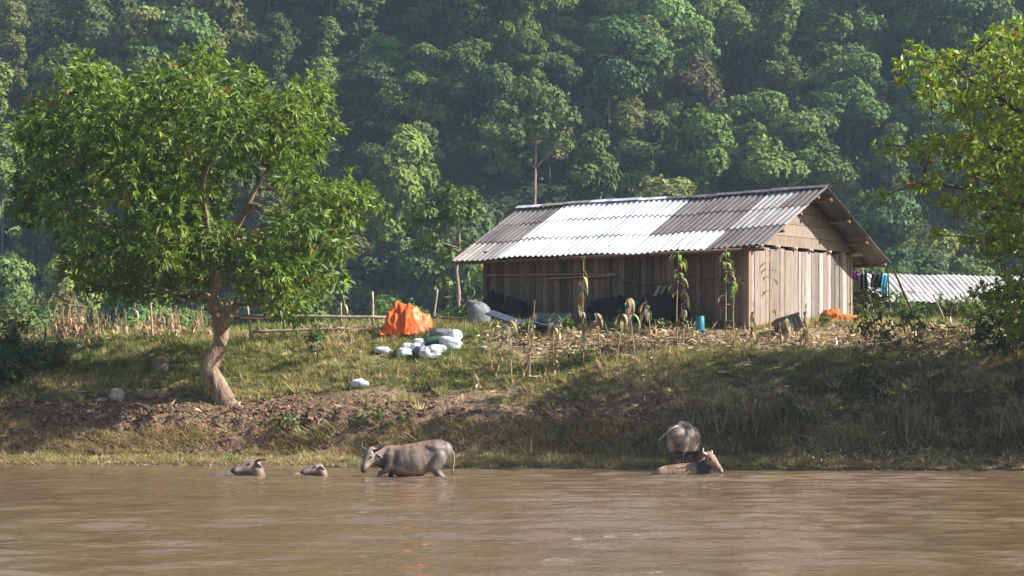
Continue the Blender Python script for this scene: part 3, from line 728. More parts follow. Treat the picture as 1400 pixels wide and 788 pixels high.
def tufts(n, dens, nb, rad, hgt, w, c0, c1, d0, d1, name, lean=.55, mixf=None, x0=-25, x1=25):
    x, y, d = scatter(n, dens, x0, x1, d0, d1); m = len(x); print(name, m)
    sz = rng.lognormal(0, .38, m); mx = np.clip(mixf(x, y, d) + .28 * rng.normal(size=m), 0, 1)
    X = np.repeat(x, nb); Y = np.repeat(y, nb); S = np.repeat(sz, nb); MX = np.clip(np.repeat(mx, nb) + .12 * rng.normal(size=m * nb), 0, 1)
    a = rng.uniform(0, 6.28, m * nb); r = rng.random(m * nb) ** .6
    bx = X + np.cos(a) * rad * S * r * .5; by = Y + np.sin(a) * rad * S * r * .5
    Z = height(X, Y) - .02; hh = hgt * S * rng.uniform(.5, 1.15, m * nb)
    out = lean * hh * (r + .15); tx = bx + np.cos(a) * out; ty = by + np.sin(a) * out
    b_ = rng.uniform(0, 3.14, m * nb); sx = np.cos(b_) * w / 2; sy = np.sin(b_) * w / 2
    V = np.stack([np.stack([bx - sx, by - sy, Z], 1), np.stack([bx + sx, by + sy, Z], 1), np.stack([tx, ty, Z + hh * (1 - .35 * r)], 1)], 1).reshape(-1, 3)
    c = np.array(c0) * (1 - MX[:, None]) + np.array(c1) * MX[:, None]
    c = c * (1 + .25 * np.repeat(rng.normal(size=(m, 1)), nb, 0)) * (1 + .12 * rng.normal(size=(m * nb, 1)))
    o = obj(name, to_mesh(name, V, np.arange(len(V)).reshape(-1, 3), M['grassm'], np.clip(c, .01, .7))); o['kind'] = 'stuff'; return o
gmix = lambda x, y, d: .42 + 1.5 * fbm(x * .5, y * .8, 59, 3) - .18 * np.clip((d - 7) / 3, 0, 1) * (x < 0) + .3 * (d < 6) + .3 * (x > 3) * (d < 7.5)
tufts(34000, lambda x, y, d: gdens(x, y, d) * np.where(d < 3, .5, 1), 24, .16, .21, .026, (.155, .205, .052), (.52, .405, .25), .6, 15, 'grass_tufts', .7, gmix)
# low mat of waterside grass and dead stems
def wdens(x, y, d):
    return np.clip(.5 + 2.0 * fbm(x * .6, y * 1.5, 81, 3), .03, 1) * (d > .35)
x, y, d = scatter(150000, wdens, d0=.3, d1=3.2)
mixn = np.clip(.85 + 1.2 * fbm(x * .5, y, 83, 3) + .2 * rng.normal(size=len(x)), 0, 1)
V1, c1 = blades(x, y, .10 + .10 * (d > 2), .03, 1.3, (.14, .16, .05), (.44, .33, .20), mixn)
o = obj('waterside_grass', to_mesh('waterside_grass', V1, np.arange(len(V1)).reshape(-1, 3), M['grassm'], c1)); o['kind'] = 'stuff'
# tall dry grass on the shaded bank
def tdens(x, y, d):
    return np.clip(4.5 * fbm(x * .55, y * .55, 85, 3) - .35, 0, 1) * np.clip((x - 1.5) / 2, 0, 1) * np.clip((7 - d) / 1.5, 0, 1)
x, y, d = scatter(150000, tdens, d0=1.3, d1=7)
V1, c1 = blades(x, y, .42, .022, .4, (.10, .09, .045), (.24, .18, .115), rng.random(len(x)))
o = obj('tall_dry_grass', to_mesh('tall_dry_grass', V1, np.arange(len(V1)).reshape(-1, 3), M['grassm'], c1)); o['kind'] = 'stuff'
# broad-leaved weeds
def weeddens(x, y, d):
    return np.clip(3.2 * fbm(x * .7, y * .9, 87, 3) - .25, 0, 1) * np.where((d > 1.6), 1, 0) * np.where((x > 3) & (d < 7.5), .35, 1) * np.where((d > 3.6) & (d < 5.6) & (x < 4), .12, 1)
x, y, d = scatter(42000, weeddens)
P = np.stack([x, y, height(x, y) + rng.uniform(0, .16, len(x))], 1); Nn = norm(np.stack([rng.normal(size=len(x)) * .5, rng.normal(size=len(x)) * .5, np.ones(len(x))], 1))
V1, F1 = leaves(P, Nn, 5, .11, .022, .7, .2, rng)
c1 = np.repeat(np.array([.085, .14, .04]) * (1 + .3 * rng.normal(size=(len(x), 1))), 5, 0)
o = obj('weeds', to_mesh('weeds', V1, F1, M['dry'], np.clip(c1, .01, .5))); o['kind'] = 'stuff'
# corn litter: dry husks and leaves on the harvested strip by the house
def ldens(x, y, d):
    p = np.clip(1 - np.abs(d - 9.6) / 2.1, 0, 1) * np.clip((x + 1.2) / 1.5, 0, 1) * np.clip(.55 + 2 * fbm(x, y, 89, 2), .1, 1)
    q = np.clip(1 - np.abs(d - 11) / 1.0, 0, 1) * (x < -3) * .5
    return np.clip(p * 1.3 + q + .015 * (d > 3), 0, 1)
x, y, d = scatter(110000, ldens, d0=1.5, d1=14)
P = np.stack([x, y, height(x, y) + rng.uniform(.0, .10, len(x))], 1); Nn = norm(rng.normal(size=(len(x), 3)) * [1, 1, .35] + [0, 0, .12])
V1, F1 = leaves(P, Nn, 1, .34, .034, .1, .0, rng, .1)
V1[:, 2] = np.maximum(V1[:, 2], height(V1[:, 0], V1[:, 1]) + .01)
c1 = np.array([.50, .385, .28]) * (1 + .35 * rng.normal(size=(len(x), 1)))
o = obj('corn_litter', to_mesh('corn_litter', V1, F1, M['dry'], np.clip(c1, .06, .75))); o['kind'] = 'stuff'
def bdens(x, y, d):
    a = np.clip(1 - np.abs(d - 3.2) / 2.6, 0, 1) * np.clip(.35 + 2.2 * fbm(x * .9, y * .9, 97, 3), 0, 1)
    return a * np.clip(.55 + (x - 1) / 6, .45, 1)
x, y, d = scatter(90000, bdens, d0=.4, d1=7)
P = np.stack([x, y, height(x, y) + rng.uniform(.0, .09, len(x))], 1); Nn = norm(rng.normal(size=(len(x), 3)) * [1, 1, .6] + [0, 0, .1])
V1, F1 = leaves(P, Nn, 1, .24, .016, .1, .0, rng, .1)
c1 = np.array([.25, .17, .12]) * np.exp(.45 * rng.normal(size=(len(x), 1)))
o = obj('bank_debris', to_mesh('bank_debris', V1, F1, M['dry'], np.clip(c1, .03, .5))); o['kind'] = 'stuff'
x, y, d = scatter(16000, lambda x, y, d: np.clip((x - 7) / 2, 0, 1) * np.clip(.5 + 2.4 * fbm(x * .8, y, 107, 3), 0, 1), d0=.4, d1=3.0)
P = np.stack([x, y, height(x, y) + rng.uniform(.0, .14, len(x))], 1); Nn = norm(rng.normal(size=(len(x), 3)) * [1, 1, .6] + [0, 0, .2])
V1, F1 = leaves(P, Nn, 1, .34, .017, .1, .0, rng, .15)
c1 = np.array([.40, .30, .19]) * np.exp(.4 * rng.normal(size=(len(x), 1)))
o = obj('shore_debris', to_mesh('shore_debris', V1, F1, M['dry'], np.clip(c1, .03, .6))); o['kind'] = 'stuff'
# clods and trash roots along the cut bank
def cdens(x, y, d): return np.clip(1 - np.abs(d - 3.8) / 2.4, 0, 1) * np.clip(.5 + 2 * fbm(x, y, 93, 2), 0, 1)
x, y, d = scatter(42000, cdens, d0=.6, d1=7)
P = np.stack([x, y, height(x, y) + .01], 1)
ico = bmesh.new(); bmesh.ops.create_icosphere(ico, subdivisions=1, radius=1); iv = np.array([v.co[:] for v in ico.verts]); ifc = np.array([[v.index for v in f.verts] for f in ico.faces]); ico.free()
s = np.minimum(rng.lognormal(-3.3, .55, len(x)), .085)
V1 = (P[:, None, :] + iv[None] * (s[:, None, None] * rng.uniform(.6, 1.4, (len(x), 12, 1))) * [1, 1, .7]).reshape(-1, 3)
F1 = (ifc[None] + (np.arange(len(x)) * 12)[:, None, None]).reshape(-1, 3)
c1 = np.repeat(np.array([.195, .12, .083]) * (1 + .28 * rng.normal(size=(len(x), 1))), 20, 0)
o = obj('mud_clods', to_mesh('mud_clods', V1, F1, M['soil'], np.clip(c1, .02, .5))); o['kind'] = 'stuff'

def shrub(name, label, pxs, dd=0, h=1.2, w=.7, n=10, cols=((.07, .11, .03), (.10, .15, .04)), L=.16, W=.035, per=14, group=None, base=None, low=.1, rr=(.22, .42), mat='leaf', k_=6):
    b0 = base or hit(*pxs)
    b0 = Vector(b0)
    bl = rand_blobs(b0, h, w, n, rng, rr[0], rr[1], low)
    return crown_tree(name, label, b0, bl, k_, L, W, per, cols, [b0 - Vector((0, 0, .1)), b0 + Vector((.02, 0, h * .3)), b0 + Vector((0, 0, h * .7))], .03, M['bark_d'], M[mat], rng, .3, group, .7, .008)
shrub('bush', 'dense dark green bush at the left edge of the bank', (8, 528), h=2.2, w=1.0, n=22, cols=((.05, .085, .03), (.075, .115, .04)), L=.13, rr=(.35, .55), per=16)
shrub('bush', 'pale grey-green bush on the crest behind the dark bush at the left edge', (25, 470), h=1.3, w=1.5, n=16, cols=((.14, .18, .07), (.18, .21, .09)), L=.12, rr=(.3, .5), base=(-17.0, 82, 4.2))
shrub('bush', 'feathery straw-coloured bush on the crest above the dry corn', (75, 440), h=1.5, w=1.0, n=14, cols=((.24, .22, .12), (.18, .19, .09)), L=.12, base=(-16.0, 84, 4.2))
shrub('shrub', 'small green shrub beside the thin dark post on the left', (82, 505), h=.9, w=.45, n=9, cols=((.09, .14, .035), (.12, .17, .045)), L=.12)
shrub('shrub', 'slim leafy sapling in front of the bamboo fence', (434, 500), h=1.3, w=.28, n=9, cols=((.08, .13, .035), (.10, .155, .04)), L=.14, low=.3, rr=(.14, .26))
shrub('shrub', 'loose brownish-green shrub in front of the gable corner', (1195, 482), h=1.9, w=.85, n=16, cols=((.07, .095, .035), (.12, .10, .05)), L=.12, per=7, rr=(.28, .5))
shrub('shrub', 'dark leafy shrub before the low shed under the leaning pole', (1250, 476), h=1.1, w=.9, n=12, cols=((.05, .08, .03), (.08, .11, .04)), L=.12, per=8)
shrub('shrub', 'bright green shrub in front of the shed wall', (1325, 460), h=1.1, w=1.1, n=12, cols=((.11, .17, .045), (.13, .19, .05)), L=.14, per=9)
for (px_, D_, lab_) in ((1185, 84, 'leafy green shrub behind the gable at the left end of the low shed'), (1225, 86, 'round green shrub before the left half of the low shed'), (1262, 88, 'broad green shrub hiding the middle posts of the low shed'), (1300, 87, 'bright leafy shrub before the right half of the low shed'), (1345, 86, 'thick green shrub at the right end of the low shed')):
    shrub('shrub', lab_, None, h=1.25, w=1.0, n=15, cols=((.09, .145, .04), (.13, .19, .05)), L=.15, per=9, base=at(px_, D_))
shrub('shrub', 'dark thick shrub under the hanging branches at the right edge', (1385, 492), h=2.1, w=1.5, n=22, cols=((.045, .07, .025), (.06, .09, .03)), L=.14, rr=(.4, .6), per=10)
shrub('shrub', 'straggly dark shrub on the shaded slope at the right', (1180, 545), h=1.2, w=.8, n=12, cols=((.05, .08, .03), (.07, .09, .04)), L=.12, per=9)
shrub('shrub', 'low green weed bush on the mud bank right of the tree foot', (395, 590), h=.55, w=.7, n=10, cols=((.11, .17, .05), (.14, .19, .06)), L=.10, per=16, rr=(.16, .26))
shrub('shrub', 'low green weed bush above the head of the standing buffalo', (520, 590), h=.6, w=.9, n=12, cols=((.10, .16, .05), (.13, .18, .06)), L=.10, per=16, rr=(.16, .28))
shrub('shrub', 'small dark green tuft at the foot of the reeds on the shaded bank', (1080, 585), h=.6, w=.7, n=9, cols=((.06, .11, .03), (.08, .13, .04)), L=.12, per=12)
for i, px in enumerate((720, 775, 850, 905, 960, 1020, 1130)):
    if i == 0: wp = shrub('weed_plant', 'small green weed growing at the foot of the plank wall', None, h=.5, w=.35, n=6, cols=((.10, .17, .045), (.13, .20, .06)), L=.12, per=16, rr=(.12, .2), base=at(px, 76.2), group='green weeds along the front of the farmhouse')
    else: g_ = at(px, 76.0 + .5 * (i % 3)); dup(wp, None, g_, i * 1.3, .7 + .2 * (i % 3))
# dark foot-of-forest bushes along the far edge of the field
first_b = None
for i in range(26):
    y = rng.uniform(120, 205); x = rng.uniform(-1, 1) * (.22 * y + 3)
    if first_b is None:
        b0 = Vector((x, y, hz(x, y))); bl = rand_blobs(b0, 3.4, 2.2, 14, rng, .7, 1.2, .1)
        first_b = crown_tree('field_edge_bush', 'rounded green bush on the far side of the field below the forest', b0, bl, 4, .34, .10, 5, [(.055, .10, .032), (.08, .125, .04)], [b0, b0 + Vector((0, 0, 1.6)), b0 + Vector((0, 0, 2.6))], .1, M['bark_f'], M['forest'], rng, .25, 'bushes on the far side of the field', .8, .03)
    else: dup(first_b, None, (x, y, hz(x, y) - .2), rng.uniform(0, 6), rng.uniform(.7, 1.7))

# ------------------------------------------------------------------ maize
def maize(name, label, base, top_h, kind, seed, group=None, n_leaf=9, lean=.05, cat='maize plant'):
    rr = random.Random(seed); t = thing(name, label, cat, base, rr.uniform(0, 6), group)
    lx, ly = rr.uniform(-1, 1) * lean, rr.uniform(-1, 1) * lean
    def P(f): return Vector((lx * f * top_h + .02 * math.sin(f * 7 + seed), ly * f * top_h, f * top_h))
    b = MB(); dry = (.42, .315, .21); grn = (.15, .23, .05)
    b.tube([P(i / 8) for i in range(9)], [.026 - .002 * i for i in range(9)], 6, (.40, .31, .19), .1, seed)
    obj('stalk', b.mesh('maize_stalk', M['dry'], True), t)
    b = MB()
    for i in range(int(n_leaf * 1.5)):
        f = rr.uniform(.12, .95) if kind != 'husk' else rr.uniform(.7, 1)
        if kind == 'green' and i > n_leaf * .35: f = rr.uniform(.66, .97)
        c = grn if (kind == 'green' and f > .6) else tuple(v * rr.uniform(.7, 1.15) for v in dry)
        if kind == 'green' and f > .6: c = tuple(v * rr.uniform(.8, 1.4) for v in rr.choice([grn, (.22, .26, .08)]))
        L = rr.uniform(.25, .55) * (1.0 if top_h > 1 else .7); a = rr.uniform(0, 6.28); p = P(f); n = 6; V = []
        up = rr.uniform(.1, .35) if kind == 'green' else rr.uniform(-.05, .15)
        for j in range(n + 1):
            q = j / n; out = L * .55 * math.sin(q * 1.5); z = up * L * 2 * q - L * (1.1 if kind != 'green' else .95) * q * q
            w = .055 * math.sin(math.pi * min(1, q * .9 + .12)) + .003; tw = rr.uniform(-.3, .3)
            out *= (.65 if kind == 'dry' else 1.25); cx = p + Vector((math.cos(a) * out, math.sin(a) * out, z)); s_ = Vector((-math.sin(a + tw), math.cos(a + tw), tw)) * w
            V += [cx - s_, cx + s_]
        b.add(V, [(2 * j, 2 * j + 1, 2 * j + 3, 2 * j + 2) for j in range(n)], c)
    obj('leaf', b.mesh('maize_leaf', M['dry'], True), t)
    if kind != 'husk':
        b = MB()
        for i in range(5):
            a = rr.uniform(0, 6.28); b.tube([P(.97), P(1) + Vector((math.cos(a) * .05, math.sin(a) * .05, .16))], .005, 4, (.5, .38, .25))
        obj('tassel', b.mesh('tassel', M['dry']), t)
    return t
def mz(px, D, toppy, kind, seed, label, n=9, lean=.04):
    g = at(px, D); zt = CAMZ + (HY - toppy) / F * D
    return maize('maize_plant', label, g, max(.3, zt - g.z - .1), kind, seed, 'maize plants standing in the harvested strip', n, lean)
mz(797, 73.6, 352, 'dry', 1, 'tall withered brown maize plant standing alone before the middle of the plank wall', 16)
mz(925, 73.8, 336, 'green', 2, 'tall maize plant with drooping green top, left one of the three by the house wall', 14)
mz(934, 74.0, 385, 'dry', 3, 'dry maize stem crossing behind the left green-topped plant', 8, .10)
mz(992, 74.0, 336, 'green', 4, 'maize plant with a fountain of green leaves on top, left of the house corner', 15)
mz(1003, 73.7, 372, 'green', 5, 'thinner green-topped maize plant close beside the fountain-leaved one', 8)
mz(1052, 74.2, 345, 'green', 6, 'thin maize plant with upright green leaves in front of the pale gable', 7)
for i, (px, py, kd) in enumerate(((722, 412, 'dry'), (757, 424, 'husk'), (822, 424, 'husk'), (842, 424, 'husk'), (868, 404, 'husk'), (893, 402, 'husk'), (700, 432, 'husk'), (1028, 415, 'dry'), (1078, 430, 'dry'), (1098, 418, 'dry'))):
    lab = ['leaning dry maize stem before the teal sheet', 'bent maize stem with a pale frayed head before the teal sheet', 'short frayed maize stump right of the tall withered plant', 'short dark maize stump with reddish head beside the leaning boards',
           'knee-high maize stem with ragged pale leaves before the leaning boards', 'knee-high maize stem with fanned pale leaves left of the green-topped plants', 'drooping maize stump at the left end of the litter strip',
           'dry maize stub between the green-topped plants and the gable corner', 'dry maize stub just left of the black crate', 'dry maize stub just right of the black crate'][i]
    mz(px, 73.2 + .3 * (i % 3), py, kd, 20 + i, lab, 8, .12)
st = None
for i in range(74):     # stubble of dry maize on the left crest
    px = rng.uniform(72, 288); D = rng.uniform(79.5, 83.5)
    if rng.random() < .25: px = rng.uniform(72, 120)
    g = at(px, D)
    if i < 5:
        s_ = maize('dry_maize_stalk', 'short dry maize stalk in the stubble on the crest left of the tree', g, .8, 'dry', 50 + i, 'dry maize stubble on the left crest', 5, .15)
        st = (st or []) + [s_]
    else: dup(st[i % 5], None, g, rng.uniform(0, 6.28), rng.uniform(.6, 1.15))
for i in range(60):
    px = rng.uniform(640, 1130); D = rng.uniform(72.9, 75.4); g = at(px, D)
    s_ = dup(st[i % 5], None, g, rng.uniform(0, 6.28), rng.uniform(.35, .75), label='bent dry maize stub in the litter before the house', group='maize stubs in the litter before the house')
    s_.rotation_euler = (rng.normal() * .5, rng.normal() * .5, rng.uniform(0, 6.28))
for px in (238, 243, 262, 356, 395, 470, 640, 655): 
    g = at(px, rng.uniform(79, 81)); dup(st[px % 5], None, g, px, rng.uniform(.7, 1.1))

# ------------------------------------------------------------------ fence, poles
def pole_mesh(a, b, r, n=9, seed=0, bend=.02, taper=.8):
    rr = random.Random(seed); a = Vector(a); b = Vector(b); m = MB(); L = (b - a).length; K = 7; pts = []
    for i in range(K + 1):
        q = i / K; pts.append(a.lerp(b, q) + Vector((rr.uniform(-1, 1), rr.uniform(-1, 1), rr.uniform(-1, 1))) * bend * L * .12 * (0 < i < K))
    m.tube(pts, [r * (1 - (1 - taper) * i / K) for i in range(K + 1)], n, (.5, .4, .3), .08, seed); return m
def W(px, py, D): return Vector(((px - 700) / F * D, D, CAMZ + (HY - py) / F * D))
FD = 79.0
fb = at(430, FD); fence = thing('bamboo_fence', 'rustic fence of pale poles with two rails on the crest left of the orange tarpaulin', 'fence', fb)
for i, (x0, y0, x1, y1, r) in enumerate(((344, 462, 338, 418, .055), (510, 458, 509, 399, .055), (388, 455, 387, 419, .05), (467, 458, 466, 414, .04), (407, 458, 403, 436, .04))):
    obj('post', pole_mesh(W(x0, y0 + 6, FD), W(x1, y1, FD), r, seed=i).mesh('fence_post', M['pole'], True, fb), fence)
for i, (x0, y0, x1, y1, r) in enumerate(((338, 432.5, 530, 434, .058), (345, 454, 470, 449, .05), (455, 449, 545, 453, .04))):
    obj('rail', pole_mesh(W(x0, y0, FD - .1), W(x1, y1, FD - .1), r, seed=10 + i).mesh('fence_rail', M['pole'], True, fb), fence)
fb2 = at(620, 80.5); f2 = thing('dark_rail', 'dark horizontal pole on a leaning post between the orange tarpaulin and the house', 'fence', fb2)
obj('rail', pole_mesh(W(588, 434, 80.5), W(664, 437, 80.5), .05, seed=3).mesh('rail', M['pole_d'], True, fb2), f2)
obj('post', pole_mesh(W(591, 450, 80.6), W(598, 396, 80.6), .045, seed=4).mesh('post', M['pole'], True, fb2), f2)
obj('post', pole_mesh(W(655, 455, 80.6), W(655, 430, 80.6), .045, seed=4).mesh('post', M['pole_d'], True, fb2), f2)
def lone_pole(label, a, b, r, mat='pole', seed=0, name='pole'):
    a = Vector(a); b = Vector(b); o = obj(name, pole_mesh(a - (b - a).normalized() * .3, b, r, seed=seed).mesh(name, M[mat], True, a), None, a); tag(o, label, 'pole'); return o
lone_pole('tall thin pale pole leaning slightly behind the dry maize left of the tree', at(209, 80), W(204, 392, 80), .045, 'pole', 5)
lone_pole('thin dark post beside the small shrub on the left', hit(62, 508), W(62, 446, hit(62, 508).y), .045, 'pole_d', 6)
lone_pole('yellowish pole leaning against the eave at the far gable corner', at(1200, 86), W(1172, 345, 85), .05, 'pole', 7)
lone_pole('long dark pole leaning left in front of the shed roof', at(1257, 83), W(1222, 370, 82.5), .05, 'pole_d', 8)
lone_pole('short pale pole leaning left in front of the shed opening', at(1295, 80), W(1276, 402, 80), .035, 'pole', 9)
lone_pole('short pale stick leaning right among the shrubs before the shed', at(1238, 80), W(1250, 425, 80), .03, 'pole', 10)
lone_pole('upright pole carrying the washing line behind the gable', at(1218, 84), W(1214, 368, 84), .035, 'pole_d', 11)

# ------------------------------------------------------------------ things in the yard
# orange tarpaulin over a heap
tD = 78.3; c0 = at(556, tD)
nx_ = 76; ny_ = 60; gx_ = np.linspace(-.85, 1.0, nx_); gy_ = np.linspace(-.85, .85, ny_); X_, Y_ = np.meshgrid(gx_, gy_)
ridge = np.interp(X_, [-.85, -.66, -.38, -.12, .25, .78, .92, 1.0], [0, .62, 1.0, 1.02, .84, .52, .15, 0]) + .05 * np.sin(X_ * 9)
wid = np.interp(X_, [-.85, -.4, .2, .8, 1.0], [.30, .55, .62, .48, .30]) * (1 + .25 * fbm(X_ * 3, Y_ * 0 + 2, 5, 2))
t_ = np.abs(Y_ + .05 * np.sin(X_ * 5)) / wid
Z_ = ridge * (1 - t_ ** 1.25)
cr = np.abs(fbm(X_ * 2.2 + Y_ * .8, Y_ * 2.2 - X_ * .5, 12, 3)) ; cr2 = np.abs(fbm(X_ * 5.5 - Y_, Y_ * 5 + X_, 14, 2))
Z_ = Z_ + (.16 - .75 * cr) * np.clip(ridge, 0, .7) + (.05 - .28 * cr2) * np.clip(ridge, 0, .6)
YY = Y_ - .16 * fbm(X_ * 4, Z_ * 4, 19, 3) * (Z_ > .02)
keep = Z_ > -.12
Z_ = np.maximum(Z_, -.06)
V = np.stack([X_, YY, Z_], -1).reshape(-1, 3); Fc = []
for b2 in range(ny_ - 1):
    for a2 in range(nx_ - 1):
        if keep[b2, a2] and keep[b2 + 1, a2] and keep[b2, a2 + 1] and keep[b2 + 1, a2 + 1]: q = b2 * nx_ + a2; Fc.append((q, q + 1, q + 1 + nx_, q + nx_))
Fc = np.array(Fc); us = np.unique(Fc); rm_ = -np.ones(len(V), int); rm_[us] = np.arange(len(us)); V = V[us]; Fc = rm_[Fc]
o = obj('tarpaulin', to_mesh('tarpaulin', V, Fc, M['tarp'], None, True), None, c0 - Vector((0, 0, .03)))
sm = o.modifiers.new('thick', 'SOLIDIFY'); sm.thickness = .012
tag(o, 'bright orange tarpaulin draped over a heap at the end of the fence', 'tarpaulin')
# sacks
def sack(label, px, py, D, r, mat, rz, seed, tilt=0, group='sacks piled on the grass below the tarpaulin', dz=0, name='sack'):
    if group: px = 592 + (px - 592) * .86; D = SD + (D - SD) * .8
    g = W(px, py, D); gz = hz(g.x, D)
    me = blobmesh(name, M[mat], r, .20, seed, 44, None, fr=1.7, power=.68)
    co = np.zeros(len(me.vertices) * 3); me.vertices.foreach_get('co', co); co = co.reshape(-1, 3)
    ax = 0 if r[0] >= r[1] else 1; q = np.clip(co[:, ax] / r[ax], -1.3, 1.3); f_ = 1 - .55 * np.clip(q - .55, 0, 1) ** .8 - .2 * np.clip(-q - .6, 0, 1)
    for k2 in (1 - ax, 2): co[:, k2] *= f_
    co[:, 2] += .10 * r[2] * np.sin(co[:, ax] * 26 + seed) * np.exp(-((q - .8) / .35) ** 2); co[:, 2] *= 1 + .25 * fbm(co[:, 0] * 9 + seed, co[:, 1] * 9, seed, 2); me.vertices.foreach_set('co', co.ravel())
    o = obj(name, me, None, (g.x, D, gz + r[2] * .62 + dz)); o.scale = (.98, .98, .95); o.rotation_euler = (0, tilt, rz); return tag(o, label, 'sack', group)
SD = hit(585, 486).y
sack('plump white sack at the left end of the sack pile', 547, 0, SD, (.28, .22, .18), 'sack', .3, 1)
sack('small crumpled white sack second from the left of the pile', 564, 0, SD + .35, (.24, .22, .20), 'sack', 1.1, 2)
sack('blue-white sack lying with its end towards the river in the middle of the pile', 584, 0, SD - .15, (.22, .42, .20), 'sack', -.5, 3, .0)
sack('white sack lying slantwise at the front right of the pile', 602, 0, SD - .1, (.22, .44, .19), 'sack', -.9, 4)
sack('round white sack at the right end of the pile', 623, 0, SD + .15, (.32, .28, .23), 'sack', .2, 5)
sack('white sack behind the right end of the pile', 616, 0, SD + .7, (.40, .26, .22), 'sack', -.2, 6, dz=.08)
sack('dark green sack lying on top between the white ones', 596, 0, SD + .45, (.42, .2, .14), 'sack_g', -.15, 7, dz=.22)
sack('grey-white sack topmost on the pile', 607, 0, SD + .6, (.42, .24, .17), 'gsack', .1, 8, dz=.30)
sack('flat white sack tucked behind the left of the pile', 575, 0, SD + .8, (.36, .26, .17), 'sack', .4, 9)
sack('lowest flattened white sack at the very front of the pile', 590, 0, SD - .4, (.34, .18, .12), 'sack', .1, 14)
sack('small blue-grey sack wedged between the front white sacks', 573, 0, SD + .1, (.22, .2, .2), 'gsack', 1.3, 15)
sack('white sack slumped high at the back right corner of the pile', 626, 0, SD + .55, (.28, .24, .2), 'sack', .9, 16, dz=.16)
for q_, (x_, d_, z_, m_, l_) in enumerate(((552, .35, .10, 'sack', 'small white sack resting on the left end of the pile'), (612, .2, .22, 'sack', 'small white sack perched on the front right sacks'), (592, .85, .18, 'sack', 'white sack behind the green one'), (570, .5, .18, 'sack', 'small white sack lying across the left middle of the pile'))):
    sack(l_, x_, 0, SD + d_, (.24, .19, .15), m_, q_ * 1.1, 70 + q_, dz=z_)
sack('small white sack lying apart at the left foot of the orange tarpaulin', 523, 0, 76.6, (.30, .2, .12), 'sack', .1, 10, group=None)
sack('bulging grey bag standing on the ground at the far left corner of the house', 655, 0, 79.2, (.40, .30, .50), 'gsack', .3, 11, group=None)
sack('smaller pale bag slumped on top of the bulging grey one at the house corner', 650, 0, 79.5, (.40, .24, .17), 'gsack', .9, 12, group=None, dz=.50, tilt=.35)
def lump(name, label, cat, g, r, mat, seed, amp=.42, rz=0, lift=.6):
    o = obj(name, blobmesh(name, M[mat], r, amp, seed, 36, None, fr=2.6, power=.85), None, Vector(g) + Vector((0, 0, r[2] * lift))); o.rotation_euler = (0, 0, rz); return tag(o, label, cat)
lump('cloth_heap', 'tall dark brown covered heap against the left end of the plank wall', 'heap', H(-10.2, -.6), (.42, .35, .75), 'dark', 21)
lump('cloth_heap', 'dark green covered heap beside the brown one at the left of the wall', 'heap', H(-9.3, -.6), (.5, .35, .62), 'dark', 22)
lump('red_bundle', 'small dark red bundle under the blue-grey boards', 'bundle', H(-9.9, -1.25), (.35, .22, .2), 'red', 23)
lump('dark_heap', 'wide black heap of stored goods against the middle of the plank wall', 'heap', H(-5.0, -.55), (.8, .35, .58), 'dark', 24)
lump('dark_heap', 'black heap right of the leaning grey boards', 'heap', H(-3.1, -.5), (.85, .3, .62), 'dark', 25)
lump('blue_bag', 'dark blue bag on the ground left of the leaning boards', 'bag', H(-4.0, -.85), (.28, .2, .5), 'blue', 26)
# blue-grey boards and teal sheet
def slab(name, label, cat, a, b, w, th, mat, rot=0, tint=(.4, .4, .4)):
    a = Vector(a); b = Vector(b); d = b - a; L = d.length; bb = MB(); nseg = 10
    V = []
    for i in range(nseg + 1):
        x = L * i / nseg; z = -.03 * math.sin(math.pi * i / nseg)
        V += [(x, -w / 2, z), (x, w / 2, z + .01), (x, w / 2, z + th), (x, -w / 2, z + th)]
    Fs = [(4 * i + j, 4 * i + (j + 1) % 4, 4 * i + 4 + (j + 1) % 4, 4 * i + 4 + j) for i in range(nseg) for j in range(4)] + [(3, 2, 1, 0), (4 * nseg, 4 * nseg + 1, 4 * nseg + 2, 4 * nseg + 3)]
    bb.add(V, Fs, tint); o = obj(name, bb.mesh(name, M[mat]), None, a)
    o.rotation_euler = (d.to_track_quat('X', 'Z').to_matrix() @ Matrix.Rotation(rot, 3, 'X')).to_euler(); return tag(o, label, cat)
slab('board', 'blue-grey board sloping down beside the red bundle', 'board', W(669, 428, 78.6), W(722, 445, 77.0), .32, .05, 'blueg', .4)
slab('board', 'dark lower board under the blue-grey sloping one', 'board', W(690, 440, 78.2), W(735, 452, 76.8), .25, .05, 'blueg', .2)
slab('board', 'long pale blue pipe-like board lying before the teal sheet', 'board', W(725, 442, 76.6), W(762, 449, 76.0), .12, .08, 'blueg', .1)
o = slab('plastic_sheet', 'folded dark teal plastic sheet on the ground before the wall', 'plastic sheet', W(724, 440, 77.6), W(770, 441, 76.4), .9, .12, 'teal', .5)
lump('sheet_heap', 'rumpled teal fold on the folded plastic sheet', 'plastic sheet', at(748, 77.0), (.6, .3, .22), 'teal', 31)
for i, (x, c, l) in enumerate(((-3.62, (.40, .38, .38), 'grey weathered board leaning on the wall, left one of the pair'), (-3.40, (.33, .31, .31), 'grey weathered board leaning on the wall, right one of the pair'))):
    a = H(x - .25, -.85, 0); o = slab('leaning_board', l, 'board', a, H(x + .15, -.1, 1.32), .2, .03, 'wood', 0, c)
# blue container
g = at(957, 75.2); b = MB(); b.tube([(0, 0, 0), (0, 0, .05), (0, 0, .52), (0, 0, .56), (0, 0, .6)], [.13, .145, .145, .12, .135], 18)
tag(obj('container', b.mesh('container', M['blue'], True), None, g), 'upright cylindrical blue plastic container by the wall near the house corner', 'container')
b = MB(); b.tube([(0, 0, .6), (0, 0, .64)], [.138, .12], 18)
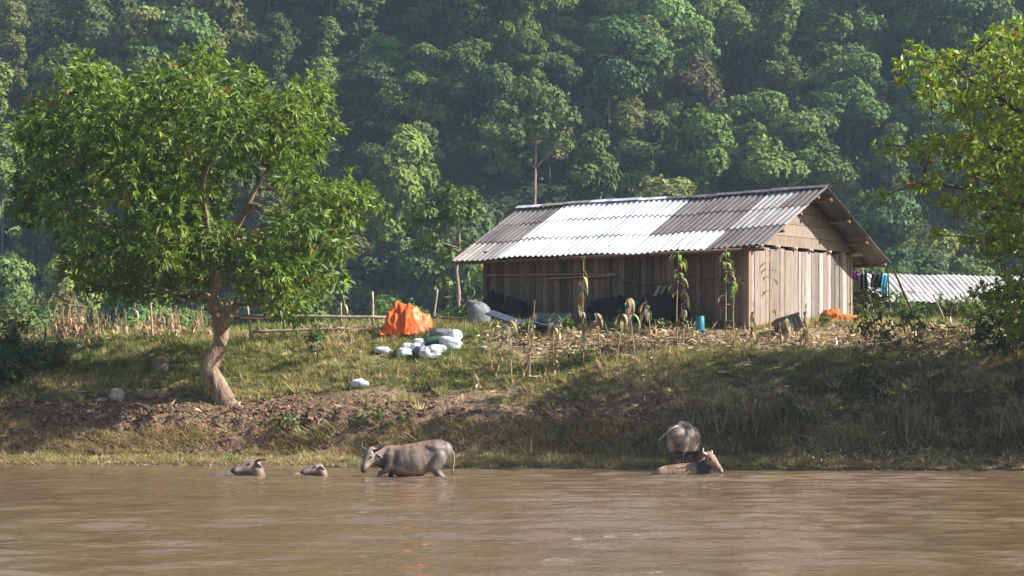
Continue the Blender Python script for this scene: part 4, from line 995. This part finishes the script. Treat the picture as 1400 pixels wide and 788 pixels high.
# black crate tipped on its side
g = at(1077, 75.0); crate = thing('crate', 'black plastic box tipped over on the ground before the gable planks', 'crate', g + Vector((0, 0, .25)), .25)
crate.rotation_euler = (R(-12), R(-16), .2)
b = MB(); w_, h_, d_ = .38, .24, .28
for lo, hi in (((-w_, -d_, -h_), (w_, -d_ + .03, h_)), ((-w_, d_ - .03, -h_), (w_, d_, h_)), ((-w_, -d_ + .03, -h_), (-w_ + .03, d_ - .03, h_)), ((w_ - .03, -d_ + .03, -h_), (w_, d_ - .03, h_)), ((-w_ + .03, -d_ + .03, -h_), (w_ - .03, d_ - .03, -h_ + .03))): b.box(lo, hi)
obj('body', b.mesh('crate_body', M['blackpl']), crate)
b = MB(); b.box((-w_ - .02, -d_ - .025, h_ - .06), (w_ + .02, -d_ - .003, h_ + .015)); b.box((-w_ - .02, d_ + .003, h_ - .06), (w_ + .02, d_ + .025, h_ + .015)); b.box((-w_ - .025, -d_ - .003, h_ - .06), (-w_ - .003, d_ + .003, h_ + .015)); b.box((w_ + .003, -d_ - .003, h_ - .06), (w_ + .025, d_ + .003, h_ + .015))
obj('rim', b.mesh('crate_rim', M['blackpl']), crate)
b = MB()
for k_ in range(5): b.box((-w_ + .08 + k_ * .15, -d_ - .012, -h_ + .05), (-w_ + .13 + k_ * .15, -d_ - .002, h_ - .12))
obj('ribs', b.mesh('crate_ribs', M['dark']), crate)
lump('orange_bundle', 'crumpled orange cloth heap at the foot of the gable wall', 'cloth', at(1137, 77.2), (.36, .3, .34), 'orangec', 41, .5)
lump('orange_bundle', 'flatter orange-pink cloth right of the crumpled heap by the gable', 'cloth', at(1160, 77.6), (.34, .26, .2), 'orangec', 42, .4)
lump('blue_rag', 'small blue rag below the orange cloth at the gable', 'cloth', at(1150, 76.6), (.22, .16, .09), 'blueg', 43, .4)
# washing on the line
line = obj('washing_line', pole_mesh(W(1163, 368, 84), W(1216, 374, 84), .008, 5, 3).mesh('line', M['pole_d'], False, W(1163, 368, 84)), None, W(1163, 368, 84)); tag(line, 'thin washing line strung from the house eave to the upright pole', 'washing line')
def cloth(label, px0, py0, px1, py1, D, mat, seed):
    a = W(px0, py0, D); w = (px1 - px0) / F * D; h = (py1 - py0) / F * D; V = []; nx_, nz_ = 16, 12; rr = random.Random(seed)
    for j in range(nz_ + 1):
        for i in range(nx_ + 1):
            u, v = i / nx_, j / nz_
            V.append((u * w * (1 - .15 * v * math.sin(seed)) + .02 * math.sin(v * 5 + seed), .05 * math.sin(u * 14 + seed + v * 2) * (.3 + v), -v * h * (1 - .12 * abs(math.sin(u * 5 + seed)))))
    Fc = [(j * (nx_ + 1) + i, j * (nx_ + 1) + i + 1, (j + 1) * (nx_ + 1) + i + 1, (j + 1) * (nx_ + 1) + i) for j in range(nz_) for i in range(nx_)]
    o = obj('hanging_cloth', to_mesh('hanging_cloth', V, np.array(Fc), M[mat], None, True), None, a); s = o.modifiers.new('thick', 'SOLIDIFY'); s.thickness = .006
    return tag(o, label, 'laundry')
cloth('black cloth hanging on the washing line', 1191, 374, 1206, 396, 84, 'dark', 1)
cloth('light blue cloth hanging at the right end of the washing line', 1205, 376, 1214, 412, 83.95, 'cyan', 2)
cloth('purple cloth hanging nearest the gable on the washing line', 1163, 371, 1173, 384, 84.05, 'purple', 3)
cloth('small teal cloth hanging between the purple and the black ones', 1175, 374, 1186, 398, 84, 'teal', 4)
# scattered stones and rubbish on the grass
g = hit(220, 511)
me = blobmesh('stump', M['stone'], (.27, .24, .33), .16, 51, 30, None, power=.7, fr=1.2); o = obj('stone_block', me, None, g + Vector((0, 0, .26))); tag(o, 'squat pale stone block standing in the grass left of the tree', 'stone')
for nm, lab, px, py, r, mt, sd in (('rubbish_bag', 'tattered whitish bag on the mud, middle one of three pale lumps left of the tree', 160, 546, (.26, .2, .22), 'wstone', 61), ('stone', 'pale rounded stone nearest the tree on the mud', 203, 544, (.27, .2, .17), 'stone', 62),
        ('rubbish_bag', 'small flat whitish scrap, farthest from the tree of the pale lumps', 140, 550, (.2, .14, .08), 'wstone', 63), ('rubbish_bag', 'small crumpled white rag alone on the grass slope right of the tree', 491, 530, (.28, .18, .17), 'sack', 64),
        ('plastic_bag', 'small bright blue plastic bag on the grass below the dry maize', 107, 478, (.14, .1, .11), 'litterb', 65), ('plastic_bag', 'pale blue plastic bag beside the thin dark post', 54, 501, (.17, .12, .12), 'gsack', 66),
        ('rubbish_bag', 'small white scrap in the litter left of the teal sheet', 662, 478, (.16, .12, .07), 'sack', 67), ('stone', 'dark rounded stone on the flat shore at the left', 131, 622, (.22, .16, .12), 'bark_d', 68),
        ('stone', 'flat pale stone on the shaded slope above the right buffalo', 990, 512, (.22, .15, .07), 'wstone', 69)):
    g = hit(px, py); o = obj(nm, blobmesh(nm, M[mt], r, .35, sd, 20, None, fr=2.2), None, g + Vector((0, 0, r[2] * .55))); tag(o, lab, nm.replace('_', ' '))
# dead branches and sticks
rr = random.Random(9)
for i, (px, py, L, a, rad, lab) in enumerate(((990, 505, 1.6, .3, .02, 'thin dead branch lying on the slope below the maize litter'), (1180, 636, 1.9, .1, .03, 'pale driftwood branch at the waterline on the right'), (1290, 615, 1.6, -.2, .03, 'dead branch sloping on the debris at the right shore'),
        (840, 495, 1.0, .5, .018, 'short dry stick on the grass below the litter strip'), (1330, 600, 1.3, .7, .03, 'leaning dead branch in the dark debris near the right edge'), (455, 470, .9, 1.0, .03, 'broken grey root sticking up by the fence sapling'), (470, 478, .8, -.4, .025, 'low twisted root to the right of the fence sapling'))):
    g = hit(px, py); pts = [Vector((0, 0, .02))]; d = Vector((math.cos(a), .2, .18 * (1 if i < 5 else 3))).normalized()
    for j in range(6): pts.append(pts[-1] + d * L / 6 + Vector((0, rr.uniform(-.04, .04), rr.uniform(-.05, .06))))
    b = MB(); b.tube(pts, [rad * (1 - j * .12) for j in range(7)], 7, (.45, .36, .27), .1, i)
    for j in (2, 3, 4):
        e = pts[j] + Vector((rr.uniform(-.1, .25), rr.uniform(-.2, .2), rr.uniform(.1, .3))) * L * .6; b.tube([pts[j], pts[j].lerp(e, .5) + Vector((0, 0, .03)), e], [rad * .6, rad * .4, rad * .2], 5, (.45, .36, .27))
    tag(obj('dead_branch', b.mesh('dead_branch', M['dry'], True), None, g), lab, 'branch')
# clumps of tall dry reeds on the shaded bank
def reed_clump(label, px, py, h, w, n, c0, c1):
    g = hit(px, py); n = int(n * .45); x = rng.normal(size=n) * w * .7; y = rng.normal(size=n) * w * .3
    P = np.stack([x, y, np.full(n, -.05)], 1); hh = h * rng.uniform(.5, 1.15, n); lean = rng.normal(size=(n, 2)) * .42; c0 = tuple(v * .75 for v in c0); c1 = tuple(v * .8 for v in c1)
    V = []; c = []
    side = np.stack([np.cos(lean[:, 0] * 9), np.sin(lean[:, 0] * 9), np.zeros(n)], 1) * .011
    m1 = P + np.stack([lean[:, 0] * hh * .4, lean[:, 1] * hh * .4, hh * .6], 1); tip = P + np.stack([lean[:, 0] * hh * 1.2, lean[:, 1] * hh * 1.2, hh], 1)
    V = np.stack([P - side, P + side, m1 + side * .8, m1 - side * .8, m1 + side * .8, m1 - side * .8, tip, tip + [.002, 0, 0]], 1).reshape(-1, 3)
    Fq = (np.array([[0, 1, 2, 3], [5, 4, 6, 7]])[None] + (np.arange(n) * 8)[:, None, None]).reshape(-1, 4)
    t = rng.random(n)[:, None]; cc = np.repeat(np.array(c0) * (1 - t) + np.array(c1) * t, 2, 0)
    o = obj('reed_clump', to_mesh('reed_clump', V, Fq, M['dry'], cc), None, g); return tag(o, label, 'reeds', None)
reed_clump('dense clump of tall dry reeds on the shaded bank just right of the standing buffalo', 1000, 590, 1.5, 1.1, 420, (.24, .19, .12), (.36, .28, .19))
reed_clump('thinner grey reeds further right of the dense clump on the shaded bank', 1055, 592, 1.2, .9, 260, (.20, .16, .11), (.32, .26, .18))
reed_clump('yellowish dry reed clump on the debris at the right of the shore', 1245, 600, 1.35, .55, 300, (.34, .28, .16), (.42, .33, .2))
reed_clump('dry pinkish stalk clump at the right edge of the picture', 1392, 598, 1.3, .5, 180, (.42, .31, .22), (.5, .38, .27))
reed_clump('low dry reed clump on the dark debris between shore and slope', 1150, 615, .8, .8, 260, (.30, .24, .14), (.38, .30, .19))

# ------------------------------------------------------------------ buffaloes
ib = bmesh.new(); bmesh.ops.create_icosphere(ib, subdivisions=3, radius=1); IV = np.array([v.co[:] for v in ib.verts]); IF = np.array([[v.index for v in f.verts] for f in ib.faces]); ib.free()
def organic(chains, voxel=.022, smooth=6):
    V = []; Fc = []; o = 0
    for ch in chains:
        for i in range(len(ch) - 1):
            a = np.array(ch[i], float); b_ = np.array(ch[i + 1], float); L = np.linalg.norm(a[:3] - b_[:3])
            n = max(2, int(L / (.22 * min(a[3], b_[3]) + .004)))
            for t in np.linspace(0, 1, n):
                q = a + (b_ - a) * (t * t * (3 - 2 * t) * .5 + t * .5)
                rx = (q[3] + q[4]) / 2
                V.append(IV * [rx, q[3], q[4]] + q[:3]); Fc.append(IF + o); o += len(IV)
    me = to_mesh('body', np.concatenate(V), np.concatenate(Fc), M['hide'])
    ob = bpy.data.objects.new('tmp', me); COL.objects.link(ob)
    md = ob.modifiers.new('r', 'REMESH'); md.mode = 'VOXEL'; md.voxel_size = voxel
    ms = ob.modifiers.new('s', 'SMOOTH'); ms.factor = .6; ms.iterations = smooth
    dg = bpy.context.evaluated_depsgraph_get(); out = bpy.data.meshes.new_from_object(ob.evaluated_get(dg))
    bpy.data.objects.remove(ob); bpy.data.meshes.remove(me)
    out.polygons.foreach_set('use_smooth', [True] * len(out.polygons))
    return out
def paint_hide(me, cols, muzzle=None, wet_z=None, seed=0, extra=None):
    n = len(me.polygons); c = np.zeros(n * 3); me.polygons.foreach_get('center', c); c = c.reshape(-1, 3)
    nn = fbm(c[:, 0] * 2.2 + seed, c[:, 2] * 2.6 + c[:, 1] * 2, seed, 3)[:, None]; n2 = fbm(c[:, 0] * 9, c[:, 2] * 6 + c[:, 1] * 7, seed + 5, 3)[:, None]
    w = np.clip(.5 + 3.2 * nn, 0, 1); col = np.array(cols[0]) * (1 - w) + np.array(cols[1]) * w; col = col * (1 + .7 * n2)
    if wet_z is not None: k_ = np.clip((wet_z + .06 - c[:, 2]) / .06, 0, 1)[:, None]; col = col * (1 - .45 * k_)
    if muzzle is not None:
        d_ = np.linalg.norm(c - np.array(muzzle[0]), axis=1); k_ = np.clip((muzzle[1] - d_) / .05, 0, 1)[:, None]; col = col * (1 - k_) + np.array([.035, .03, .035]) * k_
    if extra: col = extra(c, col)
    at_ = me.attributes.new('tint', 'FLOAT_COLOR', 'FACE'); t = np.ones((n, 4), np.float32); t[:, :3] = np.clip(col, .01, .9); at_.data.foreach_set('color', t.ravel())
    me.materials.clear(); me.materials.append(M['hide']); return me
def horn(par, pts, r, mat):
    b = MB(); n = len(pts); b.tube(pts, [r * (1 - .85 * i / (n - 1)) for i in range(n)], 9, wob=.03); return obj('horn', b.mesh('horn', M[mat], True), par)
def ear(par, a, d, L, w):
    a = Vector(a); d = Vector(d).normalized(); s = d.cross(Vector((1, 0, .3))).normalized(); V = []; n = 6
    u = s.cross(d)
    for i in range(n + 1):
        q = i / n; ww = w * math.sin(math.pi * min(1, q * .85 + .15)) ; p = a + d * L * q - Vector((0, 0, .06 * q * q))
        V += [p - s * ww, p + u * ww * .45, p + s * ww, p - u * ww * .2]
    b = MB(); b.add(V, [(4 * i + j, 4 * i + (j + 1) % 4, 4 * i + 4 + (j + 1) % 4, 4 * i + 4 + j) for i in range(n) for j in range(4)] + [(3, 2, 1, 0), (4 * n, 4 * n + 1, 4 * n + 2, 4 * n + 3)], (.20, .15, .13))
    return obj('ear', b.mesh('ear', M['hide'], True), par)
def eye(par, p, r=.024): return obj('eye', blobmesh('eye', M['eye'], (r, r, r), 0, 0, 12), par, p)
def head_chain(px_, dirv, L=.52, s=1.0):
    "poll position, unit direction to the muzzle"
    p = Vector(px_); d = Vector(dirv).normalized()
    q = lambda t, rl, rv, dz=0: (*(p + d * L * s * t + Vector((0, 0, dz * s))), rl * s, rv * s)
    return [q(-.12, .12, .13), q(.08, .14, .145), q(.30, .125, .135, -.01), q(.58, .088, .10, -.005), q(.80, .078, .078), q(.93, .080, .066, -.005), q(1.0, .062, .05, -.008)], p, d
def eye_at(par, hp, hdir, sd, s):
    fn = Vector((0, 0, 1)); fn = (fn - hdir * fn.dot(hdir)).normalized()
    return eye(par, hp + hdir * .13 * s + sd * .118 * s + fn * .072 * s, .026 * s)
GREYP = ((.34, .27, .235), (.22, .175, .16))
# A: standing in the shallows, seen from its left side, head low
D_A = 59.8; xA = (562 - 700) / F * D_A; zA = -.47
A = thing('water_buffalo', 'pale grey buffalo wading side-on with lowered head, facing left, largest in the water', 'buffalo', (xA, D_A, zA), R(180))
hd = (.34, .50, -.80)
hc, hp, hdir = head_chain((1.02, .22, 1.05), hd, .44, 1.16)
trunk_c = [(-.93, 0, 1.14, .13, .13), (-.84, 0, 1.12, .22, .26), (-.62, 0, 1.07, .30, .35), (-.38, 0, .97, .33, .40), (-.1, 0, .88, .40, .44), (.22, 0, .86, .37, .40), (.48, 0, .92, .27, .35), (.68, .03, .95, .20, .28), (.86, .12, .98, .165, .23), (1.0, .20, 1.02, .14, .18)]
spine = [(-.95, 0, 1.26, .05, .05), (-.76, 0, 1.38, .07, .05), (-.5, 0, 1.37, .06, .05), (-.1, 0, 1.29, .06, .05), (.3, 0, 1.23, .06, .05), (.55, .0, 1.21, .07, .06), (.8, .08, 1.16, .07, .06)]
def leg(pts): return pts
ch = [trunk_c, spine, hc]
for s in (1, -1):
    ch.append([(-.70, s * .17, .95, .17, .25), (-.60, s * .24, .72, .12, .16), (-.66, s * .23, .58, .08, .10), (-.84, s * .21, .44, .06, .065), (-.82, s * .21, .22, .045, .045), (-.78, s * .21, .05, .055, .05)])
    ch.append([(-.45, s * .16, 1.22, .12, .10), (-.62, s * .19, 1.20, .13, .12), (-.84, s * .10, 1.18, .12, .12)]); ch.append([(.52, s * .15, 1.10, .08, .12), (.50, s * .22, .92, .11, .2)])
ch.append([(.52, .2, .95, .12, .2), (.52, .25, .74, .10, .13), (.66, .27, .62, .07, .075), (.80, .27, .56, .055, .055), (.78, .27, .40, .045, .045), (.70, .27, .22, .045, .04)])
ch.append([(.48, -.2, .92, .12, .2), (.46, -.24, .70, .09, .11), (.55, -.24, .48, .06, .06), (.55, -.24, .25, .045, .045), (.56, -.24, .05, .055, .05)])
bodyA = organic(ch)
def hideA(c, col):
    k1 = np.exp(-((c[:, 0:1] - .40 + .3 * (c[:, 2:3] - .9)) / .13) ** 2) * np.clip((c[:, 2:3] - .55) / .3, 0, 1); col = col * (1 - .6 * k1); k0 = np.exp(-((c[:, 0:1] - .72) / .12) ** 2) * np.clip((1.1 - c[:, 2:3]) / .2, 0, 1); col = col * (1 - .55 * k0)
    k2 = np.clip((c[:, 2:3] - 1.15) / .08, 0, 1) * np.clip((.9 - np.abs(c[:, 0:1] - .2)) / .3, 0, 1); col = col * (1 - k2 * .5) + np.array([.30, .16, .09]) * k2 * .5
    k3 = np.exp(-((c[:, 0:1] + .62) / .12) ** 2) * np.clip((.78 - c[:, 2:3]) / .2, 0, 1); col = col * (1 - .5 * k3)
    k4 = np.clip((.85 - c[:, 2:3]) / .3, 0, 1) * (np.abs(c[:, 0:1] + .1) < .55); return col * (1 + k4 * np.array([.8, .5, .38]))
mz_ = tuple(hp + hdir * .50)
paint_hide(bodyA, ((.235, .185, .16), (.135, .112, .10)), (mz_, .14), .47, 3, hideA)
obj('body', bodyA, A)
b = MB(); b.tube([(-1.0, 0, 1.2), (-1.08, .02, 1.08), (-1.10, .04, .85), (-1.06, .05, .62), (-1.05, .05, .52)], [.035, .03, .022, .03, .012], 8, (.24, .18, .15)); obj('tail', b.mesh('tail', M['hide'], True), A)
px3 = hdir.cross(Vector((0, 0, 1))).normalized() * -1
for s in (1, -1):
    c_ = hp + hdir * .02; sd = Vector((-hdir.y, hdir.x, 0)).normalized() * s
    horn(A, [c_ + sd * .09 + Vector((0, 0, .09)), c_ + sd * .20 + Vector((0, -.03, .12)), c_ + sd * .34 + Vector((-.04, -.06, .20)), c_ + sd * .40 + Vector((-.12, -.10, .34))], .056, 'horn')
    ear(A, c_ + sd * .11 - hdir * .02 + Vector((0, 0, .0)), sd + Vector((-.15, -.25, -.12)), .25, .07)
    eye_at(A, hp, hdir, sd, 1.12)
# B and C: submerged, only back and head showing
def wallower(label, px0, px1, D, s, seed, cols, hornm=None, hl=.5, back=.17):
    "back from px0 rightwards, neck at px1, head laid back to the left"
    x0 = (px0 - 700) / F * D; x1 = (px1 - 700) / F * D; L = x1 - x0
    t = thing('water_buffalo', label, 'buffalo', (x1, D, 0))
    zt = lambda top, rv: top - rv
    ch = [[(-L + .1, .35, -.22, .16, .24), (-L + .3, .35, -.22, .28, .34), (-L * .5, .32, -.20, .32, .20 + back), (-.25, .25, -.16, .28, .30), (-.02, .12, -.06, .20 * s, .26 * s), (.0, .02, .12 * s, .17 * s, .20 * s), (-.06, -.03, .26 * s, .14 * s, .16 * s)]]
    hc, hp, hdir = head_chain((-.10, -.05, .30 * s), (-.86, -.42, -.22), .50, s * 1.12)
    ch.append(hc); me = organic(ch, .017, 5)
    paint_hide(me, cols, (tuple(hp + hdir * .55 * s), .13 * s), .0, seed)
    obj('body', me, t)
    for q in (1, -1):
        sd = Vector((-hdir.y, hdir.x, 0)).normalized() * q
        ear(t, hp + sd * .12 * s + Vector((0, 0, .02)), sd + Vector((.7, 0, .0)), .25 * s, .075 * s)
        eye_at(t, hp, hdir, sd, s * 1.12)
        if hornm: horn(t, [hp + sd * .07 * s + Vector((.0, 0, .08 * s)), hp + sd * .16 + Vector((.12, 0, .15 * s)), hp + sd * .18 + Vector((.26, 0, .15 * s)), hp + sd * .12 + Vector((.38, 0, .18 * s))], .04, hornm)
    return t
wallower('buffalo lying in the water at far left with only grey back and raised head showing', 278, 352, 59.3, 1.0, 7, ((.13, .115, .11), (.21, .155, .13)), 'horn')
wallower('small buffalo calf in the water between the two larger ones, head just above the surface', 388, 440, 59.3, .78, 9, ((.16, .13, .12), (.24, .175, .15)), None, back=.10)
# D: standing at the water's edge, seen from behind
D_D = 65.4; xD = (937 - 700) / F * D_D; gD = hz(xD, D_D)
Dm = thing('water_buffalo', 'bony grey buffalo seen from behind standing at the water edge, head turned away', 'buffalo', (xD, D_D, max(gD, 0.0) - .03), R(68))
ch = [[(-.72, 0, 1.02, .17, .18), (-.62, 0, .99, .24, .28), (-.4, 0, .94, .32, .38), (-.05, 0, .85, .40, .44), (.25, 0, .87, .35, .42), (.5, 0, .92, .28, .34), (.70, 0, .86, .18, .22), (.95, .05, .72, .13, .16), (1.05, .05, .62, .11, .12)],
      [(-.74, 0, 1.20, .04, .05), (-.50, 0, 1.34, .04, .07), (-.2, 0, 1.35, .04, .06), (.1, 0, 1.33, .04, .06), (.4, 0, 1.28, .06, .06)]]
for s in (1, -1):
    ch.append([(-.46, s * .10, 1.27, .06, .06), (-.50, s * .27, 1.20, .065, .06), (-.60, s * .26, 1.05, .10, .14), (-.66, s * .19, .78, .13, .18), (-.70, s * .17, .55, .075, .09), (-.78, s * .16, .42, .05, .06), (-.75, s * .16, .2, .042, .042), (-.72, s * .16, .03, .055, .05)])
    ch.append([(.45, s * .18, .8, .11, .2), (.45, s * .2, .6, .08, .1), (.47, s * .19, .38, .055, .06), (.46, s * .19, .2, .042, .042), (.47, s * .19, .03, .05, .05)])
hc, hp, hdir = head_chain((1.05, .06, .60), (.55, .1, -.75), .5); ch.append(hc)
me = organic(ch); paint_hide(me, ((.29, .225, .19), (.15, .12, .108)), None, None, 13, lambda c, col: np.where(c[:, 2:3] < .56, col * [.30, .22, .22], col * (1 + .6 * np.clip((.95 - c[:, 2:3]) / .3, 0, 1)))); obj('body', me, Dm)
b = MB(); b.tube([(-.70, 0, 1.27), (-.80, .14, 1.20), (-.86, .32, 1.04), (-.86, .46, .90), (-.82, .52, .80)], [.032, .024, .02, .026, .01], 8, (.34, .28, .24)); obj('tail', b.mesh('tail', M['hide'], True), Dm)
for s in (1, -1):
    ear(Dm, hp + Vector((0, s * .1, 0)), (0, s, .1), .2, .05); horn(Dm, [hp + Vector((0, s * .07, .08)), hp + Vector((-.05, s * .2, .12)), hp + Vector((-.08, s * .27, .2))], .03, 'horn')
# E: lying in the water at the edge, facing right
D_E = 61.5; xE = (945 - 700) / F * D_E
E = thing('water_buffalo', 'tan buffalo with dark neck and pale horns lying in the water, facing right', 'buffalo', (xE, D_E, 0))
ch = [[(-.92, .1, -.15, .18, .24), (-.72, .1, -.12, .28, .33), (-.4, .08, -.12, .34, .38), (0, .05, -.10, .34, .36), (.20, 0, -.02, .26, .29), (.34, -.04, .12, .20, .25), (.42, -.07, .28, .16, .20), (.46, -.09, .40, .14, .16)],
      [(-.7, .1, .18, .06, .05), (-.3, .08, .24, .07, .05), (.05, .05, .26, .07, .05)]]
hc, hp, hdir = head_chain((.47, -.12, .44), (.50, -.58, -.60), .50, 1.08); ch.append(hc)
me = organic(ch, .018, 5)
def ecol(c, col):
    rel = c - np.array(hp); t_ = np.clip(rel @ np.array(hdir), -.1, .6)[:, None]; dist = np.linalg.norm(rel - t_ * np.array(hdir), axis=1)[:, None]
    k_ = np.clip((c[:, 0:1] - .06) / .1, 0, 1) * np.clip((dist - .155) / .03, 0, 1); k_ = np.maximum(k_, np.clip((c[:, 0:1] - .06) / .1, 0, 1) * (c[:, 2:3] < .26) * np.clip((dist - .13) / .03, 0, 1))
    col = col * (1 - k_) + np.array([.035, .03, .033]) * k_
    k2 = np.clip((t_ - .22) / .1, 0, 1) * np.clip((.34 - t_) / .1, 0, 1) * (dist < .155); return col * (1 - .6 * k2)
paint_hide(me, ((.34, .215, .14), (.25, .165, .115)), (tuple(hp + hdir * .5), .10), .0, 17, ecol); obj('body', me, E)
for s in (1, -1):
    sd = Vector((-hdir.y, hdir.x, 0)).normalized() * s
    horn(E, [hp + sd * .07 + Vector((0, 0, .08)), hp + sd * .16 + Vector((-.02, 0, .11)) - hdir * .05, hp + sd * .24 + Vector((-.10 if s > 0 else 0, .04, .18)), hp + sd * (.22 if s < 0 else .30) + Vector((-.16 if s > 0 else .0, .08, .27 if s < 0 else .20))], .038, 'hornw')
    ear(E, hp + sd * .10 + Vector((0, 0, -.0)), sd + Vector((-.3, 0, -.1)), .2, .055); eye_at(E, hp, hdir, sd, 1.08)

# ------------------------------------------------------------------ haze
b = MB(); b.box((-260, -40, -6), (260, 440, 175)); mh = bpy.data.materials.new('haze'); mh.use_nodes = True; nt = mh.node_tree
nt.nodes.remove(nt.nodes['Principled BSDF']); pv = N(nt, 'ShaderNodeVolumePrincipled'); pv.inputs['Color'].default_value = (.55, .76, 1, 1); pv.inputs['Density'].default_value = .00025; pv.inputs['Anisotropy'].default_value = .2
nt.links.new(pv.outputs[0], nt.nodes['Material Output'].inputs['Volume'])
hz_o = obj('haze', b.mesh('haze', mh)); hz_o['kind'] = 'stuff'
print('objects', len(scene.objects), 'verts', sum(len(m_.vertices) for m_ in bpy.data.meshes))
